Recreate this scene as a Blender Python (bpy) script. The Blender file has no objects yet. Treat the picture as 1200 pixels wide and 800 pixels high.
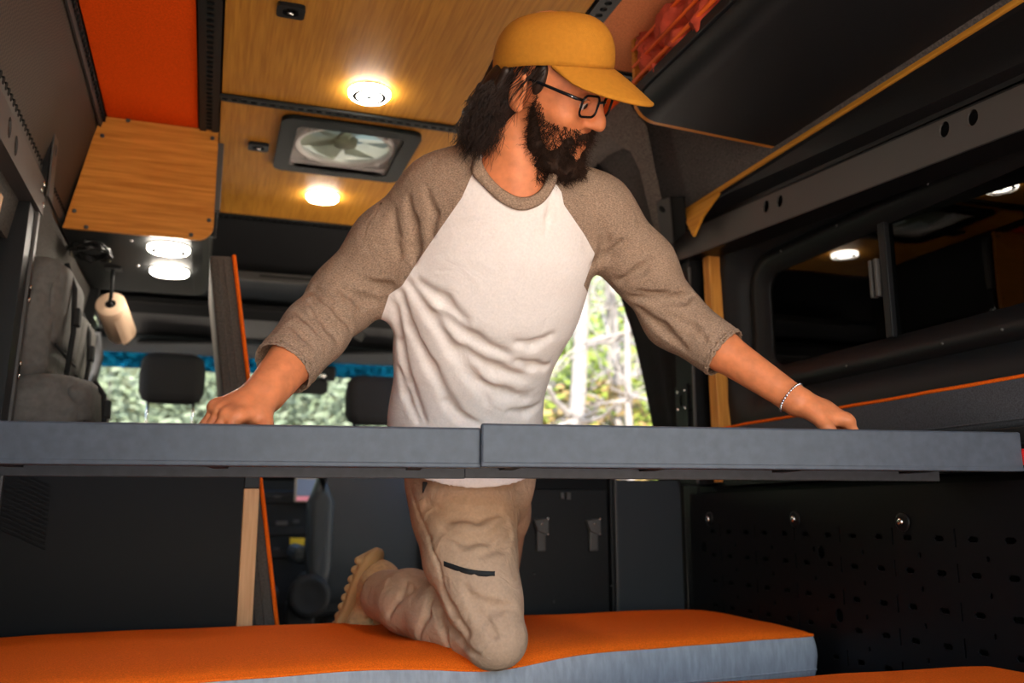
import bpy, bmesh, math, random
import numpy as np
from mathutils import Vector, Matrix, noise
from mathutils.geometry import tessellate_polygon

# ------------------------------------------------------------------ camera
FPX, CX, CY, CZ = 1050., 600., 400., 0.75
PITCH = math.atan(203 / FPX)
YAW = math.atan(360 / (FPX / math.cos(PITCH)))
FW = np.array([math.sin(YAW) * math.cos(PITCH), math.cos(YAW) * math.cos(PITCH), math.sin(PITCH)])
RT = np.array([math.cos(YAW), -math.sin(YAW), 0.])
UP = np.cross(RT, FW)
CAM = np.array([0., 0., CZ])
def ray(u, v): return FW + RT * (u - CX) / FPX - UP * (v - CY) / FPX
def at(u, v, d): return CAM + ray(u, v) * d
def onX(u, v, x): r = ray(u, v); return CAM + r * (x / r[0])
def onY(u, v, y): r = ray(u, v); return CAM + r * (y / r[1])
def onZ(u, v, z): r = ray(u, v); return CAM + r * ((z - CZ) / r[2])

scene = bpy.context.scene
COL = scene.collection
cam_d = bpy.data.cameras.new('camera'); cam = bpy.data.objects.new('camera', cam_d); COL.objects.link(cam)
cam_d.sensor_width = 36; cam_d.lens = 36 * FPX / 1200; cam_d.clip_start = 0.02
cam.matrix_world = Matrix(((RT[0], UP[0], -FW[0], 0), (RT[1], UP[1], -FW[1], 0), (RT[2], UP[2], -FW[2], CZ), (0, 0, 0, 1)))
cam_d.dof.use_dof = True; cam_d.dof.focus_distance = 1.5; cam_d.dof.aperture_fstop = 3.3
scene.camera = cam
# ------------------------------------------------------------------ daylight
w = bpy.data.worlds.new('World'); scene.world = w; w.use_nodes = True
nt = w.node_tree; bg = nt.nodes['Background']
sky = nt.nodes.new('ShaderNodeTexSky'); sky.sky_type = 'NISHITA'; sky.sun_disc = False
sky.sun_elevation = math.radians(52); sky.sun_rotation = math.radians(195); sky.air_density = 1.2; sky.dust_density = 1.0
nt.links.new(sky.outputs[0], bg.inputs[0]); bg.inputs[1].default_value = 0.26
sl = bpy.data.lights.new('sun', 'SUN'); sl.energy = 6.5; sl.angle = math.radians(2); sl.color = (1, .93, .86)
sun = bpy.data.objects.new('sun', sl); COL.objects.link(sun)
SAZ, SEL = math.radians(14), math.radians(52)      # sun from behind the open rear end, bouncing off the pale ground
sun.rotation_euler = Vector((math.sin(SAZ) * math.cos(SEL), math.cos(SAZ) * math.cos(SEL), -math.sin(SEL))).to_track_quat('-Z', 'Y').to_euler()
scene.view_settings.view_transform = 'Standard'; scene.view_settings.look = 'None'
scene.view_settings.gamma = 1; scene.view_settings.use_curve_mapping = False
scene.view_settings.exposure = 1.65

# ------------------------------------------------------------------ materials
def mat(name, col, rough=.6, metal=0., nscale=None, namp=.15, stretch=(1, 1, 1), bump=0., bscale=None, spec=.3, col2=None, sheen=0., coat=0., wrinkle=None):
    m = bpy.data.materials.new(name); m.use_nodes = True; t = m.node_tree; b = t.nodes['Principled BSDF']
    b.inputs['Roughness'].default_value = rough; b.inputs['Metallic'].default_value = metal
    b.inputs['Specular IOR Level'].default_value = spec
    b.inputs['Sheen Weight'].default_value = sheen; b.inputs['Coat Weight'].default_value = coat
    c = (*col, 1)
    b.inputs['Base Color'].default_value = c
    tc = t.nodes.new('ShaderNodeTexCoord'); mp = t.nodes.new('ShaderNodeMapping'); mp.inputs['Scale'].default_value = stretch
    t.links.new(tc.outputs['Object'], mp.inputs[0])
    if nscale:
        n = t.nodes.new('ShaderNodeTexNoise'); n.inputs['Scale'].default_value = nscale; n.inputs['Detail'].default_value = 5
        t.links.new(mp.outputs[0], n.inputs['Vector'])
        r = t.nodes.new('ShaderNodeValToRGB')
        a = col2 or tuple(x * (1 - namp) for x in col); d = col if col2 else tuple(min(1, x * (1 + namp)) for x in col)
        r.color_ramp.elements[0].position = .32; r.color_ramp.elements[1].position = .68
        r.color_ramp.elements[0].color = (*a, 1); r.color_ramp.elements[1].color = (*d, 1)
        t.links.new(n.outputs['Fac'], r.inputs[0]); t.links.new(r.outputs[0], b.inputs['Base Color'])
    if bump:
        n2 = t.nodes.new('ShaderNodeTexNoise'); n2.inputs['Scale'].default_value = bscale or 300; n2.inputs['Detail'].default_value = 3
        t.links.new(mp.outputs[0], n2.inputs['Vector'])
        bp = t.nodes.new('ShaderNodeBump'); bp.inputs['Strength'].default_value = bump; bp.inputs['Distance'].default_value = .003
        t.links.new(n2.outputs['Fac'], bp.inputs['Height']); t.links.new(bp.outputs[0], b.inputs['Normal'])
        if wrinkle:
            n3 = t.nodes.new('ShaderNodeTexNoise'); n3.inputs['Scale'].default_value = wrinkle[0]; n3.inputs['Detail'].default_value = 3; n3.inputs['Distortion'].default_value = 1.2
            t.links.new(tc.outputs['Object'], n3.inputs['Vector'])
            b3 = t.nodes.new('ShaderNodeBump'); b3.inputs['Strength'].default_value = wrinkle[1]; b3.inputs['Distance'].default_value = .012
            t.links.new(n3.outputs['Fac'], b3.inputs['Height']); t.links.new(b3.outputs[0], bp.inputs['Normal'])
    return m
def emit(name, col, s):
    m = bpy.data.materials.new(name); m.use_nodes = True; t = m.node_tree
    b = t.nodes['Principled BSDF']; b.inputs['Base Color'].default_value = (*col, 1)
    b.inputs['Emission Color'].default_value = (*col, 1); b.inputs['Emission Strength'].default_value = s
    return m
def bamboo(name, axis, c1=(.62, .27, .055), c2=(.42, .165, .03), rough=.42):
    s = [14, 14, 14]; s[axis] = .7
    m = mat(name, c1, rough, nscale=9, col2=c2, stretch=tuple(s), bump=.06, bscale=40, spec=.15)
    return m
def weave(name, col, scale, rough=.6, amp=.5):
    m = mat(name, col, rough); t = m.node_tree; b = t.nodes['Principled BSDF']
    tc = [n for n in t.nodes if n.type == 'TEX_COORD'][0]
    ch = t.nodes.new('ShaderNodeTexChecker'); ch.inputs['Scale'].default_value = scale
    ch.inputs[1].default_value = (*col, 1); ch.inputs[2].default_value = (*[x * amp for x in col], 1)
    t.links.new(tc.outputs['Object'], ch.inputs[0]); t.links.new(ch.outputs[0], b.inputs['Base Color'])
    bp = t.nodes.new('ShaderNodeBump'); bp.inputs['Strength'].default_value = .5; bp.inputs['Distance'].default_value = .002
    t.links.new(ch.outputs['Fac'], bp.inputs['Height']); t.links.new(bp.outputs[0], b.inputs['Normal'])
    return m
def glass(name, col, alpha_rough=0., mixf=.85):
    m = bpy.data.materials.new(name); m.use_nodes = True; t = m.node_tree
    for n in list(t.nodes): t.nodes.remove(n)
    o = t.nodes.new('ShaderNodeOutputMaterial'); tr = t.nodes.new('ShaderNodeBsdfTransparent'); tr.inputs[0].default_value = (*col, 1)
    g = t.nodes.new('ShaderNodeBsdfGlossy'); g.inputs['Roughness'].default_value = .01
    lw = t.nodes.new('ShaderNodeLayerWeight'); pw = t.nodes.new('ShaderNodeMath'); pw.operation = 'POWER'; pw.inputs[1].default_value = 4.
    fr = t.nodes.new('ShaderNodeMath'); fr.operation = 'MULTIPLY_ADD'; fr.inputs[1].default_value = .6; fr.inputs[2].default_value = .04
    t.links.new(lw.outputs['Facing'], pw.inputs[0]); t.links.new(pw.outputs[0], fr.inputs[0])
    mx = t.nodes.new('ShaderNodeMixShader')
    t.links.new(fr.outputs[0], mx.inputs[0]); t.links.new(tr.outputs[0], mx.inputs[1]); t.links.new(g.outputs[0], mx.inputs[2])
    t.links.new(mx.outputs[0], o.inputs[0]); return m

M = {}
M['bam_x'] = bamboo('bamboo_x', 0, (.60, .235, .038), (.40, .14, .018)); M['bam_y'] = bamboo('bamboo_y', 1, (.58, .265, .034), (.42, .172, .019), .55)
M['bam_z'] = bamboo('bamboo_z', 2)
M['black_metal'] = mat('black_powder_coat', (.007, .007, .0078), .42, nscale=400, namp=.3, bump=.12, bscale=900, spec=.18)
M['bed_metal'] = mat('bed_steel', (.058, .066, .080), .38, nscale=60, namp=.12, bump=.05, bscale=700)
M['black_panel'] = mat('black_panel', (.0042, .0042, .0048), .5, bump=.1, bscale=600, spec=.1)
M['peg'] = mat('pegboard_steel', (.005, .005, .0056), .42, bump=.1, bscale=700, spec=.15)
M['dark_wall'] = mat('black_grained_vinyl', (.0095, .0105, .012), .5, bump=.25, bscale=500, spec=.22)
M['grey_felt'] = mat('grey_felt', (.068, .060, .054), .95, nscale=220, namp=.45, bump=.3, bscale=500)
M['brown_weave'] = weave('brown_weave', (.062, .042, .030), 150)
M['grey_metal'] = mat('grey_steel', (.066, .061, .058), .5, metal=.2, bump=.05, bscale=500)
M['strip'] = mat('track_black', (.010, .0115, .011), .5, spec=.25)
M['hole'] = mat('hole_black', (.002, .002, .002), .9)
M['orange_felt'] = mat('orange_felt', (.90, .085, .004), .95, nscale=260, namp=.18, bump=.3, bscale=600, spec=.05)
M['peach_felt'] = mat('peach_felt', (.66, .235, .095), .95, spec=.05, nscale=260, namp=.15, bump=.3, bscale=600)
M['orange_fab'] = mat('orange_fabric', (.90, .135, .008), .9, spec=.06, nscale=420, namp=.22, bump=.35, bscale=900)
M['grey_fab'] = mat('grey_nylon', (.30, .305, .315), .7, nscale=90, namp=.14, bump=.25, bscale=160, stretch=(1, 1, .25))
M['char_fab'] = mat('charcoal_fabric', (.052, .055, .062), .85, nscale=350, namp=.3, bump=.2, bscale=800)
M['brown_fab'] = mat('grey_brown_cushion', (.075, .062, .052), .85, nscale=200, namp=.25, bump=.2, bscale=300)
M['bag'] = mat('grey_bag_nylon', (.10, .095, .088), .8, nscale=60, namp=.15, bump=.4, bscale=60)
M['strap'] = mat('black_webbing', (.012, .012, .012), .8)
M['seat'] = mat('seat_leather', (.028, .033, .037), .5, bump=.2, bscale=250)
M['seat_dark'] = mat('seat_fabric', (.012, .012, .013), .8, bump=.2, bscale=600)
M['cab'] = mat('cab_plastic', (.0045, .0052, .0058), .65, bump=.15, bscale=300)
M['cab_blue'] = mat('cab_headliner', (.016, .022, .026), .8, bump=.1, bscale=400)
M['cab_grey'] = mat('cab_trim', (.045, .044, .042), .7)
M['chrome'] = mat('bright_steel', (.75, .74, .72), .22, metal=1)
M['white_pl'] = mat('white_plastic', (.6, .58, .54), .4)
M['fan_bl'] = mat('smoked_blade', (.26, .26, .19), .35, nscale=8, namp=.2)
M['fan_bl'].node_tree.nodes['Principled BSDF'].inputs['Transmission Weight'].default_value = .6; M['fan_bl'].node_tree.nodes['Principled BSDF'].inputs['IOR'].default_value = 1.05
M['paper'] = mat('paper_towel', (.62, .42, .29), .95, bump=.25, bscale=200)
M['lamp_white'] = emit('lamp_glow', (1, .90, .76), 24.)
M['lamp_ring'] = mat('lamp_ring_steel', (.03, .032, .032), .35)
M['rubber'] = mat('rubber', (.01, .01, .01), .7)
M['bungee'] = mat('orange_bungee', (.95, .16, .015), .6, bump=.3, bscale=500)
M['cloth'] = mat('rust_red_cloth', (.5, .065, .03), .9, nscale=30, namp=.3, bump=.4, bscale=200)
M['glass_clear'] = glass('clear_glass', (.92, .95, .94)); M['glass_dark'] = glass('privacy_glass', (.03, .032, .033))
M['glass_blue'] = glass('blue_tint_band', (.07, .33, .55))
M['yellow'] = mat('yellow_note', (.62, .40, .02), .8)
M['red_pl'] = mat('red_plastic', (.75, .02, .02), .3)
M['screen'] = emit('phone_screen', (.12, .15, .22), .12); M['screen_pink'] = emit('phone_screen_pink', (.6, .2, .24), .18)
M['phone_case'] = mat('phone_case', (.35, .28, .2), .5)
M['felt_dark'] = mat('pillar_felt', (.13, .108, .092), .95, nscale=240, namp=.5, bump=.3, bscale=500)
M['mesh_black'] = mat('bug_screen_fabric', (.006, .006, .0066), .9, nscale=30, namp=.3, bump=.3, bscale=60)
M['floor'] = mat('floor_vinyl', (.05, .045, .04), .6, nscale=20)

# ------------------------------------------------------------------ helpers
def link(name, me, m=None, parent=None, smooth=False):
    o = bpy.data.objects.new(name, me); COL.objects.link(o)
    if m is not None and not me.materials: me.materials.append(M[m] if isinstance(m, str) else m)
    if parent is not None: o.parent = parent
    if smooth and len(me.polygons): me.polygons.foreach_set('use_smooth', [True] * len(me.polygons))
    return o
def tag(o, label, cat, group=None, kind=None):
    o['label'] = label
    if cat: o['category'] = cat
    if group: o['group'] = group
    if kind: o['kind'] = kind
    return o
def struct(o): o['kind'] = 'structure'; return o
def empty(name, loc=(0, 0, 0)):
    o = bpy.data.objects.new(name, None); COL.objects.link(o); o.location = loc; o.empty_display_size = .05; return o
def thing(name, label, cat, group=None, loc=(0, 0, 0)):
    return tag(empty(name, loc), label, cat, group)
def mesh(verts, faces):
    me = bpy.data.meshes.new('m'); me.from_pydata([tuple(map(float, v)) for v in verts], [], faces); me.update(); return me
def fin(bm):
    bmesh.ops.recalc_face_normals(bm, faces=bm.faces)
    me = bpy.data.meshes.new('m'); bm.to_mesh(me); bm.free(); return me
def wpar(o, p):        # parent while the coordinates stay world coordinates
    o.parent = p
    if p is not None: o.matrix_parent_inverse = Matrix.Translation(p.location).inverted()
    return o
def P(name, me, m, parent=None, smooth=False):
    o = link(name, me, m, None, smooth)
    if parent is not None: wpar(o, parent)
    return o
def frame(x, y, z): return Matrix((tuple(x), tuple(y), tuple(z))).transposed().to_4x4()
def box_me(c, s, bev=.004, rot=None, seg=2):
    bm = bmesh.new(); bmesh.ops.create_cube(bm, size=1)
    bmesh.ops.scale(bm, vec=s, verts=bm.verts)
    if bev: bmesh.ops.bevel(bm, geom=list(bm.edges), offset=min(bev, min(s) * .45), segments=seg, profile=.5, affect='EDGES')
    if rot is not None: bmesh.ops.transform(bm, matrix=rot, verts=bm.verts)
    bmesh.ops.translate(bm, vec=tuple(c), verts=bm.verts)
    return fin(bm)
def box2(a, b, bev=.004):
    a = np.array(a, float); b = np.array(b, float); return box_me((a + b) / 2, np.abs(b - a), bev)
def hexa(p8, bev=0.):      # eight corners: bottom loop of four, then top loop of four
    me = mesh(p8, [(3, 2, 1, 0), (4, 5, 6, 7), (0, 1, 5, 4), (1, 2, 6, 5), (2, 3, 7, 6), (3, 0, 4, 7)])
    if bev:
        bm = bmesh.new(); bm.from_mesh(me)
        bmesh.ops.bevel(bm, geom=list(bm.edges), offset=bev, segments=2, profile=.5, affect='EDGES'); return fin(bm)
    return me
def slab(quad, n, t, bev=0.):   # a quad given as four world points, thickened along n
    q = [np.array(p, float) for p in quad]; n = np.array(n, float); n /= np.linalg.norm(n)
    return hexa(q + [p + n * t for p in q], bev)
def tube_me(pts, r, seg=10, closed=False, caps=True):
    pts = [Vector(p) for p in pts]; n = len(pts)
    rs = list(r) if hasattr(r, '__len__') else [r] * n
    V, Fc = [], []; prev = None
    for i, p in enumerate(pts):
        if closed: t = pts[(i + 1) % n] - pts[i - 1]
        else: t = pts[min(i + 1, n - 1)] - pts[max(i - 1, 0)]
        t.normalize()
        if prev is None: a = t.orthogonal().normalized()
        else: a = (prev - t * prev.dot(t)).normalized()
        prev = a; b = t.cross(a)
        for k in range(seg):
            an = 2 * math.pi * k / seg; V.append(p + (a * math.cos(an) + b * math.sin(an)) * rs[i])
    m = n if closed else n - 1
    for i in range(m):
        j = (i + 1) % n
        for k in range(seg):
            l = (k + 1) % seg; Fc.append((i * seg + k, i * seg + l, j * seg + l, j * seg + k))
    if caps and not closed: Fc += [tuple(range(seg - 1, -1, -1)), tuple((n - 1) * seg + k for k in range(seg))]
    return mesh(V, Fc)
def lathe_me(prof, c, axis=(0, 0, 1), seg=32):   # prof: (radius, height) along the axis
    z = Vector(axis).normalized(); a = z.orthogonal().normalized(); b = z.cross(a); c = Vector(c); V, Fc = [], []
    for r, h in prof:
        for k in range(seg):
            an = 2 * math.pi * k / seg; V.append(c + z * h + (a * math.cos(an) + b * math.sin(an)) * max(r, 1e-5))
    for i in range(len(prof) - 1):
        for k in range(seg):
            l = (k + 1) % seg; Fc.append((i * seg + k, i * seg + l, (i + 1) * seg + l, (i + 1) * seg + k))
    if tuple(prof[0]) != tuple(prof[-1]): Fc += [tuple(range(seg - 1, -1, -1)), tuple((len(prof) - 1) * seg + k for k in range(seg))]
    return mesh(V, Fc)
def rrect(w, h, r, n=6, cx=0, cy=0):
    pts = []
    for sx, sy, a0 in ((1, 1, 0), (-1, 1, 90), (-1, -1, 180), (1, -1, 270)):
        for k in range(n + 1):
            a = math.radians(a0 + 90 * k / n); pts.append((cx + sx * (w / 2 - r) + r * math.cos(a), cy + sy * (h / 2 - r) + r * math.sin(a)))
    return pts
def ell2(cx, cy, rx, ry, n=12): return [(cx + rx * math.cos(2 * math.pi * k / n), cy + ry * math.sin(2 * math.pi * k / n)) for k in range(n)]
def plate(outer, holes, org, ua, va, t):      # a sheet with real holes, thickened along ua x va
    org, ua, va = Vector(org), Vector(ua).normalized(), Vector(va).normalized(); n = ua.cross(va)
    loops = [outer] + holes
    tris = tessellate_polygon([[Vector((x, y, 0)) for x, y in l] for l in loops])
    flat = [p for l in loops for p in l]; N = len(flat)
    V = [org + ua * x + va * y for x, y in flat] + [org + ua * x + va * y + n * t for x, y in flat]
    Fc = [tuple(f) for f in tris] + [tuple(i + N for i in reversed(f)) for f in tris]
    o = 0
    for l in loops:
        k = len(l)
        for i in range(k): j = (i + 1) % k; Fc.append((o + i, o + j, o + j + N, o + i + N))
        o += k
    bm = bmesh.new(); bm.from_mesh(mesh(V, Fc)); return fin(bm)
def loft(loops, cap0=True, cap1=True):
    n = len(loops[0]); V = [p for l in loops for p in l]; Fc = []
    for i in range(len(loops) - 1):
        for k in range(n):
            l = (k + 1) % n; Fc.append((i * n + k, i * n + l, (i + 1) * n + l, (i + 1) * n + k))
    if cap0: Fc.append(tuple(range(n - 1, -1, -1)))
    if cap1: Fc.append(tuple((len(loops) - 1) * n + k for k in range(n)))
    return mesh(V, Fc)
def join(mes):
    V, Fc, o = [], [], 0
    for me in mes:
        V += [tuple(v.co) for v in me.vertices]; Fc += [tuple(i + o for i in p.vertices) for p in me.polygons]; o += len(me.vertices)
    return mesh(V, Fc)
def screw(c, n, r=.006, parent=None, m='chrome', name='screw'):
    return P(name, lathe_me([(r, 0), (r, .0012), (r * .75, .003), (r * .3, .0035)], c, n, 10), m, parent, True)

ZC = 1.87          # ceiling
XR = 1.35          # lower right wall
Y0 = -0.40         # open rear end of the van
YF = 3.41          # front end of the ceiling boards
# ------------------------------------------------------------------ setting: shell
fl = struct(P('floor', box2((-1.0, Y0, -.06), (1.75, 5.4, 0), 0), 'floor'))
ce = struct(P('ceiling', plate([(-.42, Y0), (1.12, Y0), (1.12, YF + .06), (-.42, YF + .06)], [rrect(.34, .34, .03, 4, .345, 2.66)], (0, 0, ZC + .014), (1, 0, 0), (0, 1, 0), .036), 'black_panel'))
def cpanel(x0, x1, y0, y1, m): return P('panel', box2((x0, y0, ZC), (x1, y1, ZC + .012), .002), m, ce)
cpanel(-.026, .752, Y0, 2.385, 'bam_y'); 
# front board has the vent cut-out
o = P('panel', plate([(-.026, 2.42), (.752, 2.42), (.752, YF), (-.026, YF)], [rrect(.34, .34, .03, 4, .345, 2.66)], (0, 0, ZC + .012), (1, 0, 0), (0, 1, 0), -.012), 'bam_y', ce)
cpanel(-.335, -.088, Y0, YF, 'orange_felt'); cpanel(.806, 1.05, Y0, 1.93, 'peach_felt'); cpanel(.806, 1.05, 1.98, YF, 'orange_felt')
def track(name, x0, y0, x1, y1, z, wdt, parent, m='strip', nrm=(0, 0, -1)):
    a = Vector((x0, y0, z)); b = Vector((x1, y1, z)); L = (b - a).length; ua = (b - a).normalized(); va = Vector(nrm).cross(ua)
    n = int(L / .0254); holes = []
    for k in range(n): holes.append(ell2(.0127 + k * .0254, 0, .0095, wdt * .19, 8))
    P(name, plate([(0, -wdt / 2), (L, -wdt / 2), (L, wdt / 2), (0, wdt / 2)], holes, a, ua, va, .006), m, parent)
track('track', -.057, Y0, -.057, YF, ZC - .002, .052, ce); track('track', .779, Y0, .779, YF, ZC - .002, .046, ce)
track('track', -.03, 2.402, .755, 2.402, ZC - .002, .034, ce); track('track', .81, 1.955, 1.05, 1.955, ZC - .002, .04, ce)
track('track', -.03, YF + .02, .755, YF + .02, ZC - .001, .05, ce)

# left wall: lower part hidden behind the galley, upper slanted weave panel
wl = struct(P('wall_left', box2((-.64, Y0, 0), (-.60, 3.6, 1.5), 0), 'dark_wall'))
tr6 = struct(empty('trim_6')); tr6.location = (-.4, 1, 1.7)
P('light_leak_filler', box2((-.64, Y0, 1.50), (-.452, 3.6, 1.54), 0), 'black_panel', tr6)  # unseen slab added to stop sun leaking in above the left wall
P('panel', slab([(-.435, Y0, 1.53), (-.435, 3.5, 1.53), (-.345, 3.5, ZC + .01), (-.345, Y0, ZC + .01)], (-1, 0, .2), .02), 'brown_weave', tr6)
P('panel', slab([(-.46, Y0, 1.36), (-.46, 3.5, 1.36), (-.432, 3.5, 1.53), (-.432, Y0, 1.53)], (-1, 0, .2), .02), 'grey_felt', tr6)
def teeth(y0, y1, f, parent, step=.0254):
    mes = []
    y = y0
    while y < y1:
        p = f(y); mes.append(lathe_me([(.0085, 0), (.0085, .004)], p[0], p[1], 8)); y += step
    return P('track_teeth', join(mes), 'hole', parent)
P('track', slab([(-.432, Y0, 1.545), (-.432, 3.5, 1.545), (-.4255, 3.5, 1.575), (-.4255, Y0, 1.575)], (1, 0, -.2), .006), 'grey_metal', tr6)
P('track', slab([(-.353, Y0, 1.835), (-.353, 3.5, 1.835), (-.345, 3.5, ZC), (-.345, Y0, ZC)], (1, 0, -.2), .006), 'grey_metal', tr6)
teeth(1.2, 3.4, lambda y: ((-.423, y, 1.575), (1, 0, -.2)), tr6); teeth(1.2, 3.4, lambda y: ((-.340, y, 1.853), (1, 0, -.2)), tr6)

# right wall
wr = struct(P('wall_right', slab([(1.56, Y0, 0), (1.56, 2.45, 0), (1.56, 2.45, 1.62), (1.56, Y0, 1.62)], (1, 0, 0), .03), 'black_panel'))
tr3 = struct(empty('trim_3')); tr3.location = (1.2, 1, 1.7)
P('light_leak_filler', box2((1.345, Y0, 1.62), (1.59, 2.5, 1.65), 0), 'black_panel', tr3)  # unseen slab added to shut the right wall gap against stray sun
P('upper_panel', slab([(1.33, Y0, 1.60), (1.33, 2.44, 1.60), (1.045, 2.44, ZC + .02), (1.045, Y0, ZC + .02)], (1, 0, 1), .02), 'grey_felt', tr3)
tr4 = struct(empty('trim_4')); tr4.location = (1.45, 1, .8)
P('ledge', box2((1.39, Y0, .80), (1.56, 2.29, .826), .002), 'black_panel', tr4)
# moulded window surround: lofted rounded rectangles sinking to the window
wc_y, wc_z = 1.22, 1.275
def rr3(x, wy, wz, r, cz=wc_z, cy=wc_y): return [(x, cy + a, cz + b) for a, b in rrect(wy, wz, r, 8)]
def ring(name, spec, m, parent): return P(name, loft([rr3(*s) for s in spec], False, False), m, parent, True)
P('surround', join([
    loft([rr3(1.405, 2.42, .92, .02), rr3(1.400, 2.12, .60, .13), rr3(1.395, 2.02, .54, .13), rr3(1.40, 1.96, .48, .12), rr3(1.43, 1.90, .42, .11), rr3(1.455, 1.86, .39, .1)], False, False)]), 'dark_wall', struct(empty('trim_5')), True)
win = struct(empty('window_1')); win.location = (1.45, wc_y, wc_z)
P('window_frame', loft([rr3(1.45, 1.86, .40, .1), rr3(1.436, 1.83, .375, .09), rr3(1.436, 1.77, .325, .07), rr3(1.444, 1.75, .31, .06), rr3(1.444, 1.69, .262, .05), rr3(1.46, 1.68, .255, .05)], False, False), 'black_metal', win, True)
ysplit = 1.60
P('pane', box2((1.452, ysplit, wc_z - .14), (1.456, 2.09, wc_z + .14), 0), 'glass_dark', win)
P('pane', box2((1.446, .36, wc_z - .14), (1.450, ysplit, wc_z + .14), 0), 'glass_dark', win)
P('mullion', box2((1.432, ysplit - .011, wc_z - .135), (1.458, ysplit + .011, wc_z + .135), .003), 'black_metal', win)
P('window_latch', join([box2((1.425, ysplit + .016, 1.24), (1.444, ysplit + .026, 1.33), .003), box2((1.425, ysplit + .034, 1.24), (1.444, ysplit + .043, 1.33), .003)]), 'grey_metal', win)
for yy in (.6, .95, 1.30, 1.45, 1.75, 1.98):
    for zz in (wc_z - .175, wc_z + .175): screw((1.434, yy, zz), (-1, 0, 0), .0035, win, 'grey_metal')
# ------------------------------------------------------------------ pegboard
peg = thing('pegboard_panel', 'black steel pegboard panel with rows of slots below the bed', 'pegboard')
oy0, oy1, oz0, oz1 = Y0, 2.37, .02, .81
holes = []
def slot(y, z, w, h):    # flattened hexagon
    holes.append([(y - w / 2, z), (y - w / 3, z - h / 2), (y + w / 3, z - h / 2), (y + w / 2, z), (y + w / 3, z + h / 2), (y - w / 3, z + h / 2)])
rowz = [.745, .705, .64, .57, .505, .44, .37]
for i, z in enumerate(rowz[1:]):
    for k in range(20):
        y = 2.25 - k * .083 - (0 if i % 2 else .0); slot(y, z, .026, .011)
        if k % 2 == 0: holes.append(rrect(.004, .036, .0018, 2, y - .041, z + .002))
        if k % 2 == 1: holes.append(ell2(y - .03, z - .034, .0045, .006, 6))
for (y, z) in ((1.78, .665), (1.73, .53), (2.3, .66)): 
    holes.append(ell2(y, z, .013, .016, 10))
# keep holes apart: drop any whose centre is too close to one already taken
kept, cen = [], []
for h in reversed(holes):
    c = np.mean(np.array(h), 0); r = np.max(np.linalg.norm(np.array(h) - c, axis=1))
    if all(np.hypot(*(c - d)) > r + q + .002 for d, q in cen) and oy0 + .02 < c[0] < oy1 - .02: kept.append(h); cen.append((c, r))
P('perforated_sheet', plate([(oy0, oz0), (oy1, oz0), (oy1, oz1), (oy0, oz1)], kept, (XR, 0, 0), (0, 1, 0), (0, 0, 1), .003), 'peg', peg)
P('backing', box2((XR + .03, oy0, oz0), (XR + .034, oy1, oz1), 0), 'hole', peg)
for (u, v) in ((832, 608), (932, 608), (1058, 611)):
    c = onX(u, v, XR - .001); wsh = P('washer', lathe_me([(.020, 0), (.020, .002), (.016, .004), (.008, .004)], c, (-1, 0, 0), 20), 'black_metal', peg, True)
    P('bolt', lathe_me([(.008, 0), (.008, .005), (.005, .007), (.0025, .0075)], c + np.array([-.004, 0, 0]), (-1, 0, 0), 10), 'chrome', peg, True)
# ------------------------------------------------------------------ beams, post, bamboo rail on the right
bm_ = thing('bed_rail_beam', 'long dark steel beam with oval holes above the side window', 'beam')
by0, by1, bz0, bz1 = Y0, 2.40, 1.485, 1.565
hl = []
for (u, v) in ((897, 242), (913, 236), (1104, 132), (1137, 117), (789, 302)):
    p = onX(u, v, 1.318); s_ = p[1] - by1; hl.append(ell2(s_, min(max(p[2] - 1.515 - .078 * s_, .022), .058), .013, .016, 14))
P('web', plate([(-2.8, 0), (0, 0), (0, .080), (-2.8, .080)], hl, (1.318, by1, 1.515), (0, 1, .078), (0, -.078, 1), .004), 'grey_metal', bm_)
P('flange', slab([(1.318, by0, 1.515 - .078 * 2.8), (1.40, by0, 1.515 - .078 * 2.8), (1.40, by1, 1.515), (1.318, by1, 1.515)], (0, 0, -1), .003), 'black_metal', bm_)
P('flange', slab([(1.318, by0, 1.595 - .078 * 2.8), (1.345, by0, 1.595 - .078 * 2.8), (1.345, by1, 1.595), (1.318, by1, 1.595)], (0, 0, 1), .004), 'black_metal', bm_)
for (y, z) in ((2.385, 1.572), (2.355, 1.578), (2.36, 1.525)): screw((1.318, y, z), (-1, 0, 0), .006, bm_)
P('cover_strip', slab([(1.335, Y0, 1.40), (1.335, 2.24, 1.595), (1.30, 2.21, 1.628), (1.30, Y0, 1.628)], (1, 0, .6), .006), 'black_metal', bm_)
br = thing('bamboo_rail', 'thin bamboo edge rail running along the wall under the dark overhead locker', 'trim')
P('rail', box2((1.292, Y0, 1.628), (1.345, 2.28, 1.643), .003), 'bam_y', br)
P('rail_end', plate([(2.21, 1.56), (2.30, 1.56), (2.30, 1.643), (2.21, 1.643)], [], (1.330, 0, 0), (0, 1, 0), (0, 0, 1), .01), 'bam_y', br)
P('track', slab([(1.305, 1.3, 1.66), (1.305, 2.43, 1.66), (1.272, 2.43, 1.692), (1.272, 1.3, 1.692)], (-1, 0, -1), .004), 'felt_dark', tr3)
teeth(1.5, 2.42, lambda y: ((1.287, y, 1.669), (-1, 0, -1)), tr3)
po = thing('bed_upright_post', 'black steel upright post with bolted bracket beside the sliding door', 'post')
P('column', box2((1.335, 2.30, .835), (1.42, 2.40, 1.56), .003), 'black_metal', po)
P('bracket', plate([(2.345, 1.50), (2.435, 1.50), (2.435, 1.72), (2.36, 1.72)], [ell2(2.41, 1.655, .013, .017, 12)], (1.312, 0, 0), (0, 1, 0), (0, 0, 1), .004), 'grey_metal', po)
P('cheek', box2((1.316, 2.33, 1.575), (1.40, 2.345, 1.70), .001), 'hole', po)
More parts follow.
